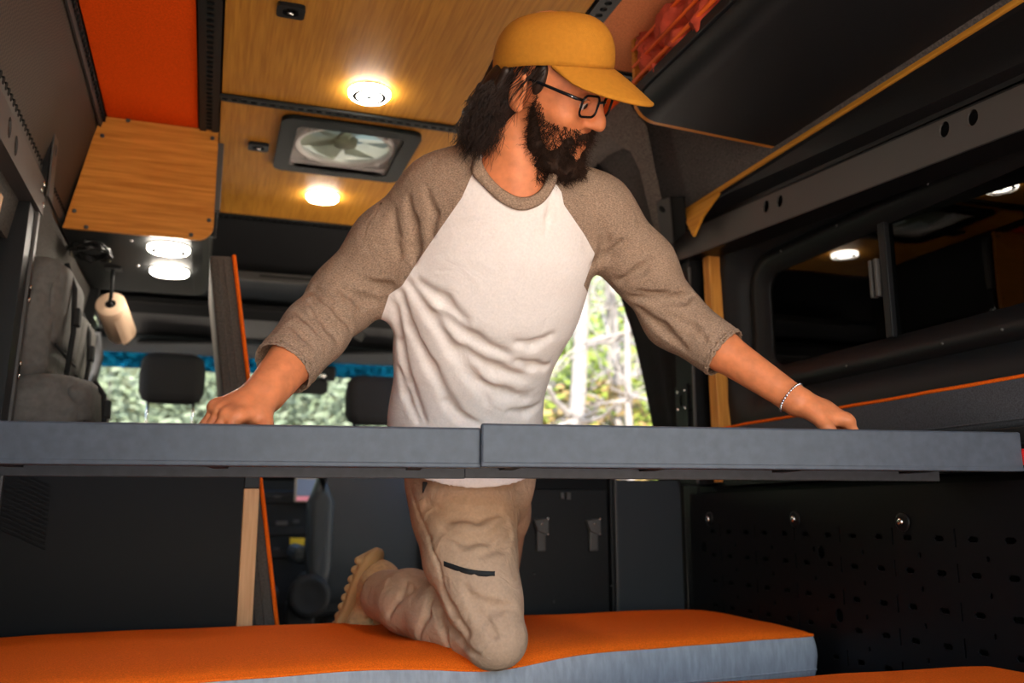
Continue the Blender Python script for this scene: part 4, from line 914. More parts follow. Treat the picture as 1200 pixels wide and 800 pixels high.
# ---- head frame
OH = at(642, 108, 1.57)
vw = nz(ray(642, 108)); upi = nz(np.cross(RT, vw))
hf = nz(RT * .81 - upi * .34 - vw * .48); hu = nz(upi - hf * (upi @ hf)); hx = nz(np.cross(hf, hu))
HR = np.stack([hx, hf, hu])            # rows: person's right, forward, up
def H(x, y, z): return OH + hx * x + hf * y + hu * z
body = SDF()
NB = at(602, 232, 1.60)                  # base of the neck
# torso, hidden under the shirt
PEL, CH = at(545, 545, 1.87), at(598, 262, 1.655)
tax = nz(CH - PEL); tlat = nz(RT - tax * (RT @ tax)); tfr = np.cross(tlat, tax)
if tfr @ FW > 0: tfr = -tfr             # points out of the chest
body.rcs(at(560, 400, 1.76), CH, .11, .125, tfr, .6, .03).rcs(at(548, 545, 1.89), at(556, 430, 1.77), .10, .10, tfr, .6, .03)
SHR, SHL = at(520, 232, 1.66), at(694, 252, 1.69)
body.rc(SHR, SHL, .045, .045, .04)
body.ell(at(603, 236, 1.615), np.stack([tlat, tfr, tax]), (.10, .055, .05), .04)
# neck
body.rc(H(0, -.035, -.045), NB + tax * .01 - tfr * .02, .060, .066, .03)
body.rc(H(.035, -.03, -.06), at(604, 228, 1.565), .016, .012, .02)           # the long neck muscle
# head
body.ell(H(0, -.008, .045), HR, (.076, .098, .088), .02)
body.ell(H(0, .036, -.015), HR, (.064, .062, .088), .025)
body.ell(H(0, .034, -.072), HR, (.053, .056, .042), .02)
body.ell(H(0, .078, -.098), HR, (.024, .020, .020), .02)
for s in (-1, 1):
    body.ell(H(s * .044, .064, -.018), HR, (.022, .022, .018), .02)          # cheekbone
    body.rc(H(s * .016, .094, .036), H(s * .046, .078, .036), .008, .007, .012)
    body.ell(H(s * .031, .099, .013), HR, (.017, .014, .013), .012, 'sub')
    body.ell(H(s * .031, .080, .012), HR, (.0135, .0125, .0125), .004)
    body.ell(H(s * .080, -.014, -.002), np.stack([nz(hx * s + hf * -.35), nz(hf + hx * s * .35), hu]), (.008, .020, .033), .006)     # ear
    body.ell(H(s * .089, -.010, .002), np.stack([nz(hx * s + hf * -.35), nz(hf + hx * s * .35), hu]), (.006, .011, .019), .004, 'sub')
    body.ell(H(s * .080, -.004, -.026), HR, (.006, .010, .011), .005)
    body.rc(H(s * .013, .100, -.021), H(s * .010, .107, -.019), .0075, .0065, .006)
    body.ell(H(s * .0075, .107, -.029), HR, (.0035, .006, .004), .003, 'sub')
body.rc(H(0, .092, .028), H(0, .111, -.010), .0080, .0105, .012).rc(H(0, .111, -.010), H(0, .114, -.017), .0108, .0108, .006)
body.rc(H(-.022, .088, -.053), H(.022, .088, -.053), .006, .006, .008).rc(H(-.020, .087, -.066), H(.020, .087, -.066), .007, .007, .008)
body.rc(H(-.026, .094, -.0595), H(.026, .090, -.0595), .0022, .0022, .004, 'sub')
# ---- arms and hands
def hand(W, K, nb, E, scale=1., curl=(55, 70, 50), thumb_dir=None, tside=None, spread=.0):
    h = nz(K - W); nb = nz(nb - h * (nb @ h)); t = np.cross(h, nb)
    if t @ tside < 0: t = -t
    S = scale
    body.rcs(W, W + h * .045 * S, .027 * S, .030 * S, nb, .72, .02)
    body.rcs(W + h * .040 * S + t * .012 * S, W + h * .080 * S + t * .020 * S, .026 * S, .023 * S, nb, .58, .015)
    body.rcs(W + h * .040 * S - t * .010 * S, W + h * .076 * S - t * .022 * S, .024 * S, .020 * S, nb, .58, .015)
    body.rcs(W + h * .02 * S + t * .018 * S - nb * .006, W + h * .055 * S + t * .030 * S - nb * .010, .015 * S, .015 * S, nb, .9, .015)
    L = [(.046, .028, .022), (.050, .032, .023), (.046, .029, .022), (.037, .022, .019)]
    for i, (o_, l3) in enumerate(zip((.030, .0105, -.0095, -.0285), L)):
        p = W + h * (.088 - .006 * abs(i - 1)) * S + t * o_ * S; d = nz(h + t * spread * (1.2 - i)); ang = 0; r = .0098 * S if i < 3 else .0085 * S
        body.ell(p + nb * .002, np.stack([h, t, nb]), (.013, .0105, .011), .008)
        for j, (sl_, cu) in enumerate(zip(l3, curl)):
            ang += math.radians(cu + (i - 1.5) * 3); dd = d * math.cos(ang) - nb * math.sin(ang); q2 = p + dd * sl_ * S
            body.rc(p, q2, r * (1 - .06 * j), r * (.94 - .06 * j), .0035); p = q2
    tb = W + h * .026 * S + t * .028 * S - nb * .006; td = nz(h * .55 + t * .62 - nb * .35) if thumb_dir is None else nz(thumb_dir)
    p1 = tb + td * .040 * S; p2 = p1 + nz(td + h * .5 - nb * .3) * .032 * S; p3 = p2 + nz(td + h * .7 - nb * .6) * .024 * S
    body.rc(tb, p1, .0145 * S, .0125 * S, .012).rc(p1, p2, .0115 * S, .0105 * S, .004).rc(p2, p3, .0105 * S, .009 * S, .004)
    return h, nb, t
ER, WR = at(404, 348, 1.69), at(309, 462, 1.455)
body.rc(SHR, ER, .044, .024, .008).rc(ER, ER + (WR - ER) * .55, .024, .031, .008).rc(ER + (WR - ER) * .55, ER + (WR - ER) * .70, .031, .0395, .008).rc(ER + (WR - ER) * .70, WR, .0395, .028, .008)
body.rc(WR + nz(ER - WR) * .05, WR, .030, .028, .02)
hand(WR, at(270, 480, 1.40), np.array([0, -.45, 1.]), ER, .95, (34, 62, 45), tside=-FW)
EL, WL = at(790, 373, 1.74), at(934, 470, 1.595)
body.rc(SHL, EL, .042, .032, .008).rc(EL, EL + (WL - EL) * .42, .032, .0375, .008).rc(EL + (WL - EL) * .42, WL, .0375, .0255, .008)
hand(WL, at(990, 491, 1.59), np.array([0, -.3, 1.]), EL, 1.0, (38, 58, 40), tside=-FW)
# ---- legs inside the trousers
HPR, HPL = at(534, 545, 1.86), at(580, 548, 1.93)
KNR, ANR = at(583, 741, 1.665), at(452, 694, 2.03)
KNL = at(574, 690, 2.30); FTL = np.array([.62, 2.52, .09])
body.rc(HPR, KNR, .07, .034, .02).rc(KNR, ANR, .034, .028, .02).rc(HPL, KNL, .06, .04, .02).rc(KNL, FTL, .04, .032, .02)
Vb, Qb = body.mesh(.0026)
bo = P('body', np_mesh(Vb, Qb), 'skin', man, True)

# ---- shirt
sh = SDF()
cr = lambda d: nz(RT - d * (RT @ d))
chain = [(at(590, 262, 1.655), .150), (at(590, 300, 1.665), .160), (at(573, 348, 1.70), .168), (at(556, 408, 1.755), .150), (at(545, 492, 1.815), .147), (at(543, 575, 1.862), .150)]
for (a, r1), (b, r2) in zip(chain[:-1], chain[1:]): sh.rcs(a, b, r1, r2, tfr, .66, .03)
sh.rcs(at(546, 515, 1.825), at(545, 575, 1.852), .140, .146, tfr, .80, .03)
sh.rc(SHR, SHL, .060, .060, .05)
sh.rc(at(560, 196, 1.635), SHR, .045, .068, .04).rc(at(640, 204, 1.645), SHL, .045, .066, .04)
sh.ell(at(603, 250, 1.62), np.stack([tlat, tfr, tax]), (.12, .062, .07), .04)
s1_ = at(458, 288, 1.69)
sh.rc(SHR, s1_, .075, .072, .04).rc(s1_, ER, .071, .063, .03)
CFR = at(331, 432, 1.52)
sh.rc(ER, ER + (CFR - ER) * .5, .062, .056, .03).rc(ER + (CFR - ER) * .5, CFR, .058, .053, .02)
s2_ = at(752, 312, 1.715)
sh.rc(SHL, s2_, .072, .062, .04).rc(s2_, EL, .060, .055, .03)
CFL = at(849, 414, 1.683)
sh.rc(EL, CFL, .055, .051, .03)
sh.rc(at(492, 322, 1.66), at(470, 360, 1.70), .035, .03, .04)       # cloth pulled out below the armpit
def fold(S, pts, r=.008, k=.014, op='sub', inn=0., dd=1.1):
    q = [S.surf(u, v, dd) for u, v in pts]; q = [x for x in q if x is not None]
    S2 = []
    for a, b in zip(q[:-1], q[1:]):
        S2.append((a, b))
    n_ = len(S2)
    for i, (a, b) in enumerate(S2):
        f0 = math.sin(math.pi * (i + .35) / (n_ + .7)); f1 = math.sin(math.pi * (i + 1 + .0) / (n_ + .7)) if i < n_ - 1 else .35
        if i == 0: f0 = .4
        vr = nz(a - CAM); o_ = vr * (r * inn)
        S.rc(a + o_, b + o_, r * max(f0, .3), r * max(f1, .3), k, op)
F1 = [  # grooves of the shirt front, followed across the cloth
    ([(470, 345), (482, 385), (505, 430), (528, 475), (545, 494)], .008, .016), ([(463, 360), (470, 405), (480, 450), (497, 492)], .008, .014),
    ([(480, 335), (505, 372), (532, 412), (552, 440), (572, 470)], .009, .018), ([(492, 332), (520, 352), (545, 375)], .008, .018),
    ([(467, 432), (475, 462), (490, 494)], .007, .012), ([(522, 470), (540, 488), (560, 496)], .006, .014),
    ([(520, 372), (555, 398), (592, 415)], .005, .026), ([(545, 412), (580, 434), (612, 442)], .006, .026), ([(560, 446), (590, 462), (615, 466)], .005, .024),
    ([(606, 402), (626, 404), (646, 394)], .006, .018), ([(608, 424), (624, 429), (640, 430)], .007, .016), ([(598, 482), (616, 484), (630, 476)], .006, .014),
    ([(646, 232), (645, 255), (640, 275)], .005, .014)]
for pts, r, k in F1: fold(sh, pts, r, k)
F2 = [  # sleeves
    ([(478, 232), (484, 260), (487, 290), (486, 306)], .008, .012), ([(462, 250), (462, 275), (468, 300)], .006, .014), ([(500, 225), (508, 250), (506, 275)], .005, .014),
    ([(352, 342), (364, 352), (376, 368), (388, 384), (396, 396)], .008, .014), ([(366, 338), (384, 350), (400, 366), (412, 384)], .009, .014), ([(402, 340), (424, 352), (440, 352)], .008, .016),
    ([(346, 362), (360, 372), (374, 390)], .006, .012), ([(340, 380), (356, 392), (366, 404)], .005, .012), ([(430, 330), (444, 336), (458, 334)], .007, .014),
    ([(700, 330), (726, 330), (750, 318), (762, 306)], .007, .016), ([(694, 312), (714, 300), (730, 284)], .007, .016), ([(740, 348), (770, 352), (800, 350), (812, 345)], .009, .013),
    ([(722, 345), (748, 362), (776, 384), (802, 408)], .009, .013), ([(716, 336), (750, 342), (780, 344)], .006, .014), ([(706, 262), (710, 285), (702, 305)], .006, .016), ([(790, 372), (812, 384), (826, 396)], .005, .012)]
for pts, r, k in F2: fold(sh, pts, r, k)
# openings: neck, cuffs, hem
sh.rc(at(603, 205, 1.585), H(0, -.03, -.07), .062, .074, .006, 'sub').rc(at(604, 200, 1.48), at(603, 203, 1.60), .054, .056, .006, 'sub')
def opening(a, d, r, dep=.05):
    d = nz(d); sh.rc(a - d * dep, a + d * .12, r, r, .003, 'sub')
def cut(S, a, d, R=.16, k=.002): d = nz(d); S.rcs(a + d * R * .3, a + d * R * .3001, R, R, d, .3, k, 'sub')
cut(sh, CFR, CFR - ER, .12); cut(sh, CFL, CFL - EL, .12)
opening(CFR, CFR - ER, .0495, .004); opening(CFL, CFL - EL, .0475, .004)
hd_ = nz(-tax + tlat * .10 - tfr * .02); ha_ = at(541, 507, 1.868) + hd_ * .17; sh.rcs(ha_, ha_ + hd_ * 1e-4, .34, .34, hd_, .5, .002, 'sub')
Vs, Qs = sh.mesh(.0036)
T_ = tris(Qs); U_, W_ = proj(Vs)
uL = np.interp(W_, [100, 205, 232, 275, 310, 335, 345, 400, 700], [600, 553, 541, 511, 487, 471, 456, 438, 430])
uR = np.interp(W_, [100, 213, 225, 240, 275, 297, 318, 334, 345, 400, 700], [600, 650, 658, 661, 685, 697, 690, 684, 690, 690, 690])
sc_ = np.minimum(U_ - uL, uR - U_)
(Vw, Tw), (Vn, Tn) = clip_tris(Vs, T_, sc_)
shirt = P('shirt', np_mesh(Vw, Tw), 'shirt_white', man, True)
U2 = proj(Vn)[0]; left = U2[Tn].mean(1) < 600
for msk, nm in ((left, 'sleeve'), (~left, 'sleeve')):
    t = Tn[msk]; us = np.unique(t); rm = np.full(len(Vn), 0); rm[us] = np.arange(len(us)); so = P(nm, np_mesh(Vn[us], rm[t]), 'shirt_brown', None, True); so.parent = shirt; so['label'] = 'brown heather raglan sleeve'; so.matrix_parent_inverse = Matrix.Identity(4)
    so.location = (0, 0, 0)
# cuff hems and seams as thin rolls
def ring_on(S, c, d, r, n=40):
    d = nz(d); a = nz(np.cross(d, [0, 0, 1])); b = np.cross(d, a); out = []
    for k in range(n):
        w_ = a * math.cos(2 * math.pi * k / n) + b * math.sin(2 * math.pi * k / n); rr = np.linspace(.02, .10, 81); e = S.ev(c + w_ * rr[:, None]); i = np.argmax((e[:-1] < 0) & (e[1:] >= 0)); out.append(c + w_ * (rr[i] if i else r))
    return out
for c_, d_ in ((CFR, CFR - ER), (CFL, CFL - EL)):
    for o_ in (.006, .024):
        q_ = ring_on(sh, c_ - nz(d_) * o_, d_, .046); P('hem', tube_me(q_, .0014, 5, True), 'shirt_brown', None, True).parent = shirt
# collar band
fo = [(553, 203), (562, 214), (575, 227), (590, 239), (606, 246), (622, 245), (637, 237), (648, 222), (654, 206)]
fi = [(562, 183), (570, 200), (580, 213), (592, 223), (606, 230), (620, 230), (632, 223), (640, 210), (645, 196)]
bk_o = [at(652, 188, 1.66), at(630, 178, 1.70), at(600, 174, 1.71), at(570, 178, 1.69), at(552, 186, 1.655)]
bk_i = [at(646, 180, 1.645), at(627, 170, 1.68), at(600, 166, 1.69), at(574, 168, 1.67), at(560, 174, 1.64)]
def fp(u, v, add, dflt): 
    p = sh.surf(u, v, 1.3); q = body.surf(u, v, 1.3); c_ = [np.linalg.norm(x - CAM) for x in (p, q) if x is not None]
    dd = min(c_) if c_ else dflt; return CAM + nz(ray(u, v)) * (dd - add)
# smooth depth along the front so that the band stays even
do = [np.linalg.norm(fp(u, v, .0, 1.6) - CAM) for u, v in fo]; cf = np.polyfit(np.arange(9), do, 2); do = np.polyval(cf, np.arange(9)) - .006
PO = [CAM + nz(ray(u, v)) * d for (u, v), d in zip(fo, do)] + bk_o
bsd = [body.surf(u, v, 1.3) for u, v in fi]; di = [min(d + .006, (np.linalg.norm(b - CAM) - .004) if b is not None else 9) for d, b in zip(do, bsd)]
PI_ = [CAM + nz(ray(u, v)) * d for (u, v), d in zip(fi, di)] + bk_i
PO, PI_ = np.array(PO), np.array(PI_); N_ = len(PO); cc_ = PO.mean(0)
V, F_ = [], []; prof = [(0, .0), (.12, .004), (.5, .0055), (.88, .004), (1, .0), (.88, -.005), (.12, -.005)]
dn = 6; PO2, PI2 = [], []
def cr_spline(Pn, n):
    out = []
    for i in range(len(Pn)):
        p0, p1, p2, p3 = Pn[i - 1], Pn[i], Pn[(i + 1) % len(Pn)], Pn[(i + 2) % len(Pn)]
        for t in np.arange(n) / n: out.append(.5 * ((2 * p1) + (p2 - p0) * t + (2 * p0 - 5 * p1 + 4 * p2 - p3) * t * t + (3 * p1 - p0 - 3 * p2 + p3) * t ** 3))
    return np.array(out)
PO2, PI2 = cr_spline(PO, dn), cr_spline(PI_, dn); N_ = len(PO2)
for i in range(N_):
    o_, i_ = PO2[i], PI2[i]; tg = nz(PO2[(i + 1) % N_] - PO2[i - 1]); nm_ = np.cross(o_ - i_, tg); nm_ = nz(nm_)
    if nm_ @ (o_ - cc_ - tax * .0) < 0 and nm_ @ tfr < 0: nm_ = -nm_
    for f, h in prof: V.append(o_ + (i_ - o_) * f + nm_ * h)
m_ = len(prof)
for i in range(N_):
    j = (i + 1) % N_
    for k in range(m_): l = (k + 1) % m_; F_.append((i * m_ + k, i * m_ + l, j * m_ + l, j * m_ + k))
co = P('collar', mesh(V, F_), 'shirt_brown', None, True); co.parent = shirt; co['label'] = 'brown ribbed crew collar'
for oo in list(shirt.children): oo.matrix_parent_inverse = (Matrix.Translation(man.location).inverted()).inverted() @ Matrix.Translation(man.location).inverted()

# ---- trousers
pa = SDF()
pa.rcs(at(546, 535, 1.865), at(552, 575, 1.885), .122, .128, tfr, .62, .03)
tc = [(at(532, 560, 1.89), .098), (at(545, 600, 1.832), .104), (at(551, 650, 1.76), .088), (at(566, 700, 1.705), .070), (at(580, 742, 1.668), .057)]
for (a, r1), (b, r2) in zip(tc[:-1], tc[1:]): pa.rc(a, b, r1, r2, .03)
pa.ell(at(582, 752, 1.655), np.stack([RT, UP, FW]), (.054, .048, .05), .02)
sc0 = [(at(574, 748, 1.69), .052), (at(520, 722, 1.83), .068), (at(480, 705, 1.93), .066), (at(452, 698, 2.02), .058)]
for (a, r1), (b, r2) in zip(sc0[:-1], sc0[1:]): pa.rc(a, b, r1, r2, .02)
pa.rc(HPL, at(580, 600, 2.06), .090, .076, .03).rc(at(580, 600, 2.06), KNL, .076, .066, .03).rc(KNL, FTL + np.array([0, 0, .05]), .07, .07, .03)
for pts, r, k in [([(500, 592), (530, 604), (560, 606), (585, 600)], .008, .018), ([(520, 622), (545, 634), (575, 630), (595, 614)], .009, .018), ([(482, 574), (490, 600), (503, 630), (514, 660), (520, 690), (532, 715)], .003, .006),
                  ([(518, 690), (530, 715), (548, 742)], .007, .014), ([(556, 700), (580, 712), (600, 710)], .006, .018), ([(545, 690), (565, 722), (580, 745)], .006, .016), ([(455, 680), (480, 690), (510, 690)], .006, .014),
                  ([(505, 690), (515, 715), (540, 750), (560, 768)], .010, .012), ([(455, 722), (470, 700), (476, 684)], .006, .010), ([(490, 745), (500, 722), (506, 700)], .006, .012), ([(530, 765), (520, 742), (516, 720)], .006, .012), ([(565, 650), (590, 640), (598, 628)], .007, .014)]: fold(pa, pts, r, k, dd=1.4)
cut(pa, at(440, 694, 2.06), nz(at(440, 694, 2.06) - at(520, 722, 1.83)), .12); pa.rc(at(452, 698, 2.02), at(425, 690, 2.11), .052, .052, .003, 'sub')
Vp, Qp = pa.mesh(.0038)
tro = P('trousers', np_mesh(Vp, Qp), 'trouser', man, True)
def on_cloth(S, pts, lift, dd=1.4): return [S.surf(u, v, dd) - nz(ray(u, v)) * lift for u, v in pts]
def sub(name, me, m, par, lab=None):
    o = P(name, me, m, None, True); o.parent = par; o.matrix_parent_inverse = Matrix.Translation(man.location); o.matrix_parent_inverse = Matrix.Identity(4)
    if lab: o['label'] = lab
    return o
zl = on_cloth(pa, [(u, 660 + (u - 520) * .20 + 4 * math.sin((u - 520) / 20)) for u in range(520, 584, 6)], .001)
V, F_ = [], []
for i, p in enumerate(zl):
    for a_, b_ in ((-.0055, 0), (-.004, .003), (.004, .003), (.0055, 0)): V.append(p + UP * a_ - FW * b_)
for i in range(len(zl) - 1):
    for k in range(3): F_.append((i * 4 + k, (i + 1) * 4 + k, (i + 1) * 4 + k + 1, i * 4 + k + 1))
sub('pocket_zip', mesh(V, F_), 'rubber', tro, 'black zip on the thigh pocket')
sub('side_seam', tube_me(on_cloth(pa, [(487, 580), (494, 605), (505, 632), (515, 658), (520, 690), (530, 712)], .0), .0016, 6), 'trouser', tro)
sub('pocket_seam', tube_me(on_cloth(pa, [(492, 586), (500, 581), (512, 574), (522, 566)], .0), .0014, 6), 'trouser', tro)
sub('pocket_tab', box_me(on_cloth(pa, [(498, 571)], .002)[0], (.010, .004, .022), .0015), 'rubber', tro)
# ---- boots
def boot(heel, ball, out, ank, name_l):
    # heel and ball lie on the sole plane; out = direction the sole faces
    b = SDF(); ax_ = nz(ball - heel); out = nz(out - ax_ * (out @ ax_)); lat = np.cross(ax_, out)
    b.rcs(heel - out * .048 + ax_ * .012, ball - out * .050, .038, .042, lat, .92, .03)
    b.rc(heel - out * .04 + ax_ * .02, ank, .042, .046, .04)
    b.rcs(ball - out * .040, ball - out * .036 + ax_ * .07 - out * .02, .044, .036, out, .7, .03)
    for f in (.25, .45, .65): 
        p = heel + (ball - heel) * f - out * .07; b.rc(p - lat * .05, p + lat * .05, .006, .006, .008, 'sub')
    Vv, Qq = b.mesh(.0035); bt_ = P('boot', np_mesh(Vv, Qq), 'boot', man, True); bt_['label'] = name_l
    s = SDF(); s.rcs(heel - out * .006, ball - out * .006, .043, .047, out, .36, .015).rcs(ball, ball + ax_ * .075 - out * .014, .045, .036, out, .32, .015)
    s.rcs(heel - ax_ * .012 - out * .010, heel + ax_ * .05 - out * .006, .038, .040, out, .42, .01)
    for k in range(9):
        p = heel - ax_ * .022 + ax_ * .0265 * k + out * .007; s.rc(p - lat * .034, p + lat * .034, .0095, .0095, .003)
    Vv, Qq = s.mesh(.003); sub('sole', np_mesh(Vv, Qq), 'boot_sole', bt_, 'lugged tan rubber sole')
    sub('seam', tube_me([p_ for p_ in on_cloth(b, [(423, 706), (432, 692), (441, 682), (450, 676)], .0005, 1.7)] if name_l.startswith('tan suede boot with') else [heel - out * .06, ank], .0015, 5), 'boot_sole', bt_)
HEEL, BALL = at(430, 662, 2.085), at(408, 722, 2.13)
boot(HEEL, BALL, -RT * .85 + FW * .45 + UP * .1, at(450, 692, 2.03), 'tan suede boot with its sole turned up behind the knee')
boot(np.array([.61, 2.49, .022]), np.array([.63, 2.67, .022]), np.array([0, 0, -1.]), FTL + np.array([0, 0, .05]), 'tan suede boot standing on the floor')

# ---- cap
ct = math.radians(22); cf_ = hf * math.cos(ct) + hu * math.sin(ct); cu_ = hu * math.cos(ct) - hf * math.sin(ct); OC = H(0, -.002, .040)
def CP(x, y, z): return OC + hx * x + cf_ * y + cu_ * z
loops = []; NC = 72
for i in range(17):
    f = i / 16; an = f * math.pi / 2 * .985; rr_ = max(math.cos(an), .02) ** .60; zz = .090 * math.sin(an)
    loops.append([CP(.0855 * rr_ * math.sin(2 * math.pi * k / NC), -.004 + .108 * rr_ * math.cos(2 * math.pi * k / NC) + (.010 * math.sin(an * 2) if math.cos(2 * math.pi * k / NC) > 0 else 0) * math.cos(2 * math.pi * k / NC), zz - .004 * math.cos(4 * math.pi * k / NC) * (1 - f)) for k in range(NC)])
crown = P('cap', loft(loops, False, True), 'cap', man, True); crown['label'] = 'mustard canvas baseball cap'
md = crown.modifiers.new('thick', 'SOLIDIFY'); md.thickness = .003; md.offset = -1
cen_c = CP(0, 0, .03)
for k in range(0, NC, 12):
    for o_ in (-.35, .35): sub('panel_seam', tube_me([(np.array(l[k]) * (1 - abs(o_)) + np.array(l[(k + (1 if o_ > 0 else -1)) % NC]) * abs(o_)) + nz(np.array(l[k]) - cen_c) * .0006 for l in loops[:-1]], .0011, 5), 'cap', crown)
for l_ in (1, 2): sub('sweatband_seam', tube_me([np.array(p) + nz(np.array(p) - cen_c) * .0003 for p in loops[l_]], .0010, 5, True), 'cap', crown)
sub('button', lathe_me([(.008, 0), (.007, .004), (.003, .006)], CP(0, -.004, .0905), cu_, 14), 'cap', crown)
for k in (6, 18, 30, 42, 54, 66): q_ = np.array(loops[10][k]); sub('eyelet', lathe_me([(.003, 0), (.003, .0012), (.0012, .0014)], q_, nz(q_ - cen_c), 10), 'rubber', crown)
V, F_ = [], []; nb_, nr_ = 33, 11
for i in range(nb_):
    s = -1 + 2 * i / (nb_ - 1); an = s * 1.18
    k72 = (an / (2 * math.pi) * NC) % NC; k0 = int(k72) % NC; fr_ = k72 - int(k72); root = np.array(loops[0][k0]) * (1 - fr_) + np.array(loops[0][(k0 + 1) % NC]) * fr_
    ln = .084 * math.sqrt(max(1 - s * s, 0)) ** .8 + .003
    for j in range(nr_):
        f = j / (nr_ - 1); e = ln * f
        p = root + cf_ * e * .86 - cu_ * (e * .60 + e * e * 1.2 + .004 * s * s * min(1, e / .04)) + hx * (s * .10 * e)
        V.append(p)
for i in range(nb_ - 1):
    for j in range(nr_ - 1): F_.append((i * nr_ + j, (i + 1) * nr_ + j, (i + 1) * nr_ + j + 1, i * nr_ + j + 1))
br_o = sub('brim', mesh(V, F_), 'cap', crown, 'curved stiff brim'); md = br_o.modifiers.new('thick', 'SOLIDIFY'); md.thickness = .0042; md.offset = 0
sub('brim_edge', tube_me([V[i * nr_ + nr_ - 1] for i in range(nb_)], .0026, 6), 'cap', crown)
# ---- glasses
gz, gy = .012, .106
spx = P('glasses', join([tube_me([H(s * .0335 + a, gy - .18 * abs(a + s * .0) * 0 - abs(s * .0335 + a) * .16, gz + b) for a, b in rrect(.047, .036, .011, 5)], .0021, 6, True) for s in (-1, 1)] +
      [tube_me([H(-.011, gy - .001, gz + .008), H(0, gy + .003, gz + .010), H(.011, gy - .001, gz + .008)], .0022, 6)] +
      [tube_me([H(s * .057, gy - .010, gz + .010), H(s * .071, gy - .016, gz + .011), H(s * .077, gy - .03, gz + .012), H(s * .081, .02, gz + .012), H(s * .082, -.012, gz + .010), H(s * .080, -.03, gz - .008)], [.0028, .0030, .0030, .0026, .0022, .002], 6) for s in (-1, 1)]), 'specs', man, True)
spx['label'] = 'black framed glasses'
for s in (-1, 1):
    sub('lens', mesh([H(s * .0335 + a, gy - abs(s * .0335 + a) * .16, gz + b) for a, b in rrect(.046, .035, .011, 5)], [tuple(range(24))]), 'lens', spx)
    sub('hinge', box_me(H(s * .0745, gy - .022, gz + .011), (.004, .004, .003), .001), 'chrome', spx)
    ir = P('eye', lathe_me([(.0125 * math.sin(a), .0125 * math.cos(a)) for a in np.linspace(.02, 1.2, 10)][::-1], H(s * .031, .0815, .012), nz(hf - hu * .25), 20), 'eye', man, True)
    sub('iris', lathe_me([(.0055, .0112), (.005, .0124), (.001, .0131)], H(s * .031, .0815, .012), nz(hf - hu * .25), 16), 'iris', ir)
    sub('eyelid', tube_me([H(s * .031 + a, .0945 - .45 * abs(a) ** 1.0 * .6, .0155 + .004 - abs(a) * .38) for a in np.linspace(-.0145, .0145, 9)], .0026, 6), 'skin', ir)
    P('eyebrow', tube_me([H(s * (.014 + .037 * f), .1005 - .018 * f * f, .0325 + .006 * math.sin(f * 2.4)) for f in np.linspace(0, 1, 8)], [.002, .0034, .004, .004, .0036, .003, .0022, .001], 6), 'beard', man, True)
P('lips', join([tube_me([H(a, .0905 - abs(a) * .22, -.0555 - abs(a) * .05) for a in np.linspace(-.023, .023, 9)], [.0015, .0035, .0045, .0048, .0045, .0048, .0045, .0035, .0015], 7), tube_me([H(a, .0905 - abs(a) * .24, -.0645) for a in np.linspace(-.021, .021, 9)], [.0015, .004, .005, .0055, .0056, .0055, .005, .004, .0015], 7)]), 'lip', man, True)
# ---- hair and beard: a soft mass plus strands
rnd = np.random.RandomState(3)
def strands(roots, dirs, lens, rad, curlf, seg=7, grav=.4, wav=.006, name='hair_strand'):
    n = len(roots); Vv = np.zeros((n, seg, 3, 3)); p = roots.copy(); d = dirs.copy(); ph = rnd.rand(n, 3) * 6.28; fr = curlf * (.6 + .8 * rnd.rand(n, 1))
    for j in range(seg):
        tj = j / (seg - 1); off = wav * min(1, tj * 2) * np.stack([np.sin(fr[:, 0] * tj + ph[:, 0]), np.sin(fr[:, 0] * tj * 1.1 + ph[:, 1]), .5 * np.sin(fr[:, 0] * tj + ph[:, 2])], 1)
        c = p + off; r = (rad * (1 - .8 * tj))
        a = np.cross(d, [.3, .5, .8]); a /= np.linalg.norm(a, axis=1, keepdims=True); b = np.cross(d, a); b /= np.linalg.norm(b, axis=1, keepdims=True)
        for k in range(3): Vv[:, j, k] = c + (a * math.cos(k * 2.094) + b * math.sin(k * 2.094)) * r
        d = d + np.array([0, 0, -grav / seg]) + rnd.normal(0, .06, (n, 3)); d /= np.linalg.norm(d, axis=1, keepdims=True); p = p + d * (lens / (seg - 1))[:, None]
    idx = np.arange(n * seg * 3).reshape(n, seg, 3); q = []
    for k in range(3): l = (k + 1) % 3; q.append(np.stack([idx[:, :-1, k], idx[:, :-1, l], idx[:, 1:, l], idx[:, 1:, k]], -1).reshape(-1, 4))
    return np_mesh(Vv.reshape(-1, 3), np.concatenate(q))
Lh = (Vb - OH) @ HR.T                                    # body vertices in head space
hs = SDF()
hs.ell(H(0, -.044, -.018), HR, (.074, .054, .054), .03).ell(H(0, -.070, -.055), HR, (.066, .040, .052), .03)
for s in (-1, 1): hs.ell(H(s * .063, -.058, -.032), HR, (.017, .031, .064), .03); hs.ell(H(s * .072, .014, .030), HR, (.010, .014, .030), .01)
hs.rc(H(.055, -.06, -.06), H(.060, -.075, -.105), .030, .014, .02).rc(H(0, -.08, -.06), H(.01, -.10, -.10), .04, .02, .02).rc(H(.03, -.085, -.05), H(.03, -.125, -.085), .03, .012, .02)
for k in range(26):
    s_ = rnd.uniform(-.06, .075); y_ = rnd.uniform(-.115, -.035); a = H(s_, y_, .02); b = H(s_ * 1.1, y_ - .02, -.09); hs.rc(a + hx * .02, b + hx * .02, .006, .006, .008, 'sub' if k % 2 else 'add')
hs.ell(H(.088, -.012, -.002), HR, (.026, .024, .038), .006, 'sub')
Vv, Qq = hs.mesh(.0034); hair = P('hair', np_mesh(Vv, Qq), 'hair', man, True); hair['label'] = 'shoulder length wavy dark brown hair'
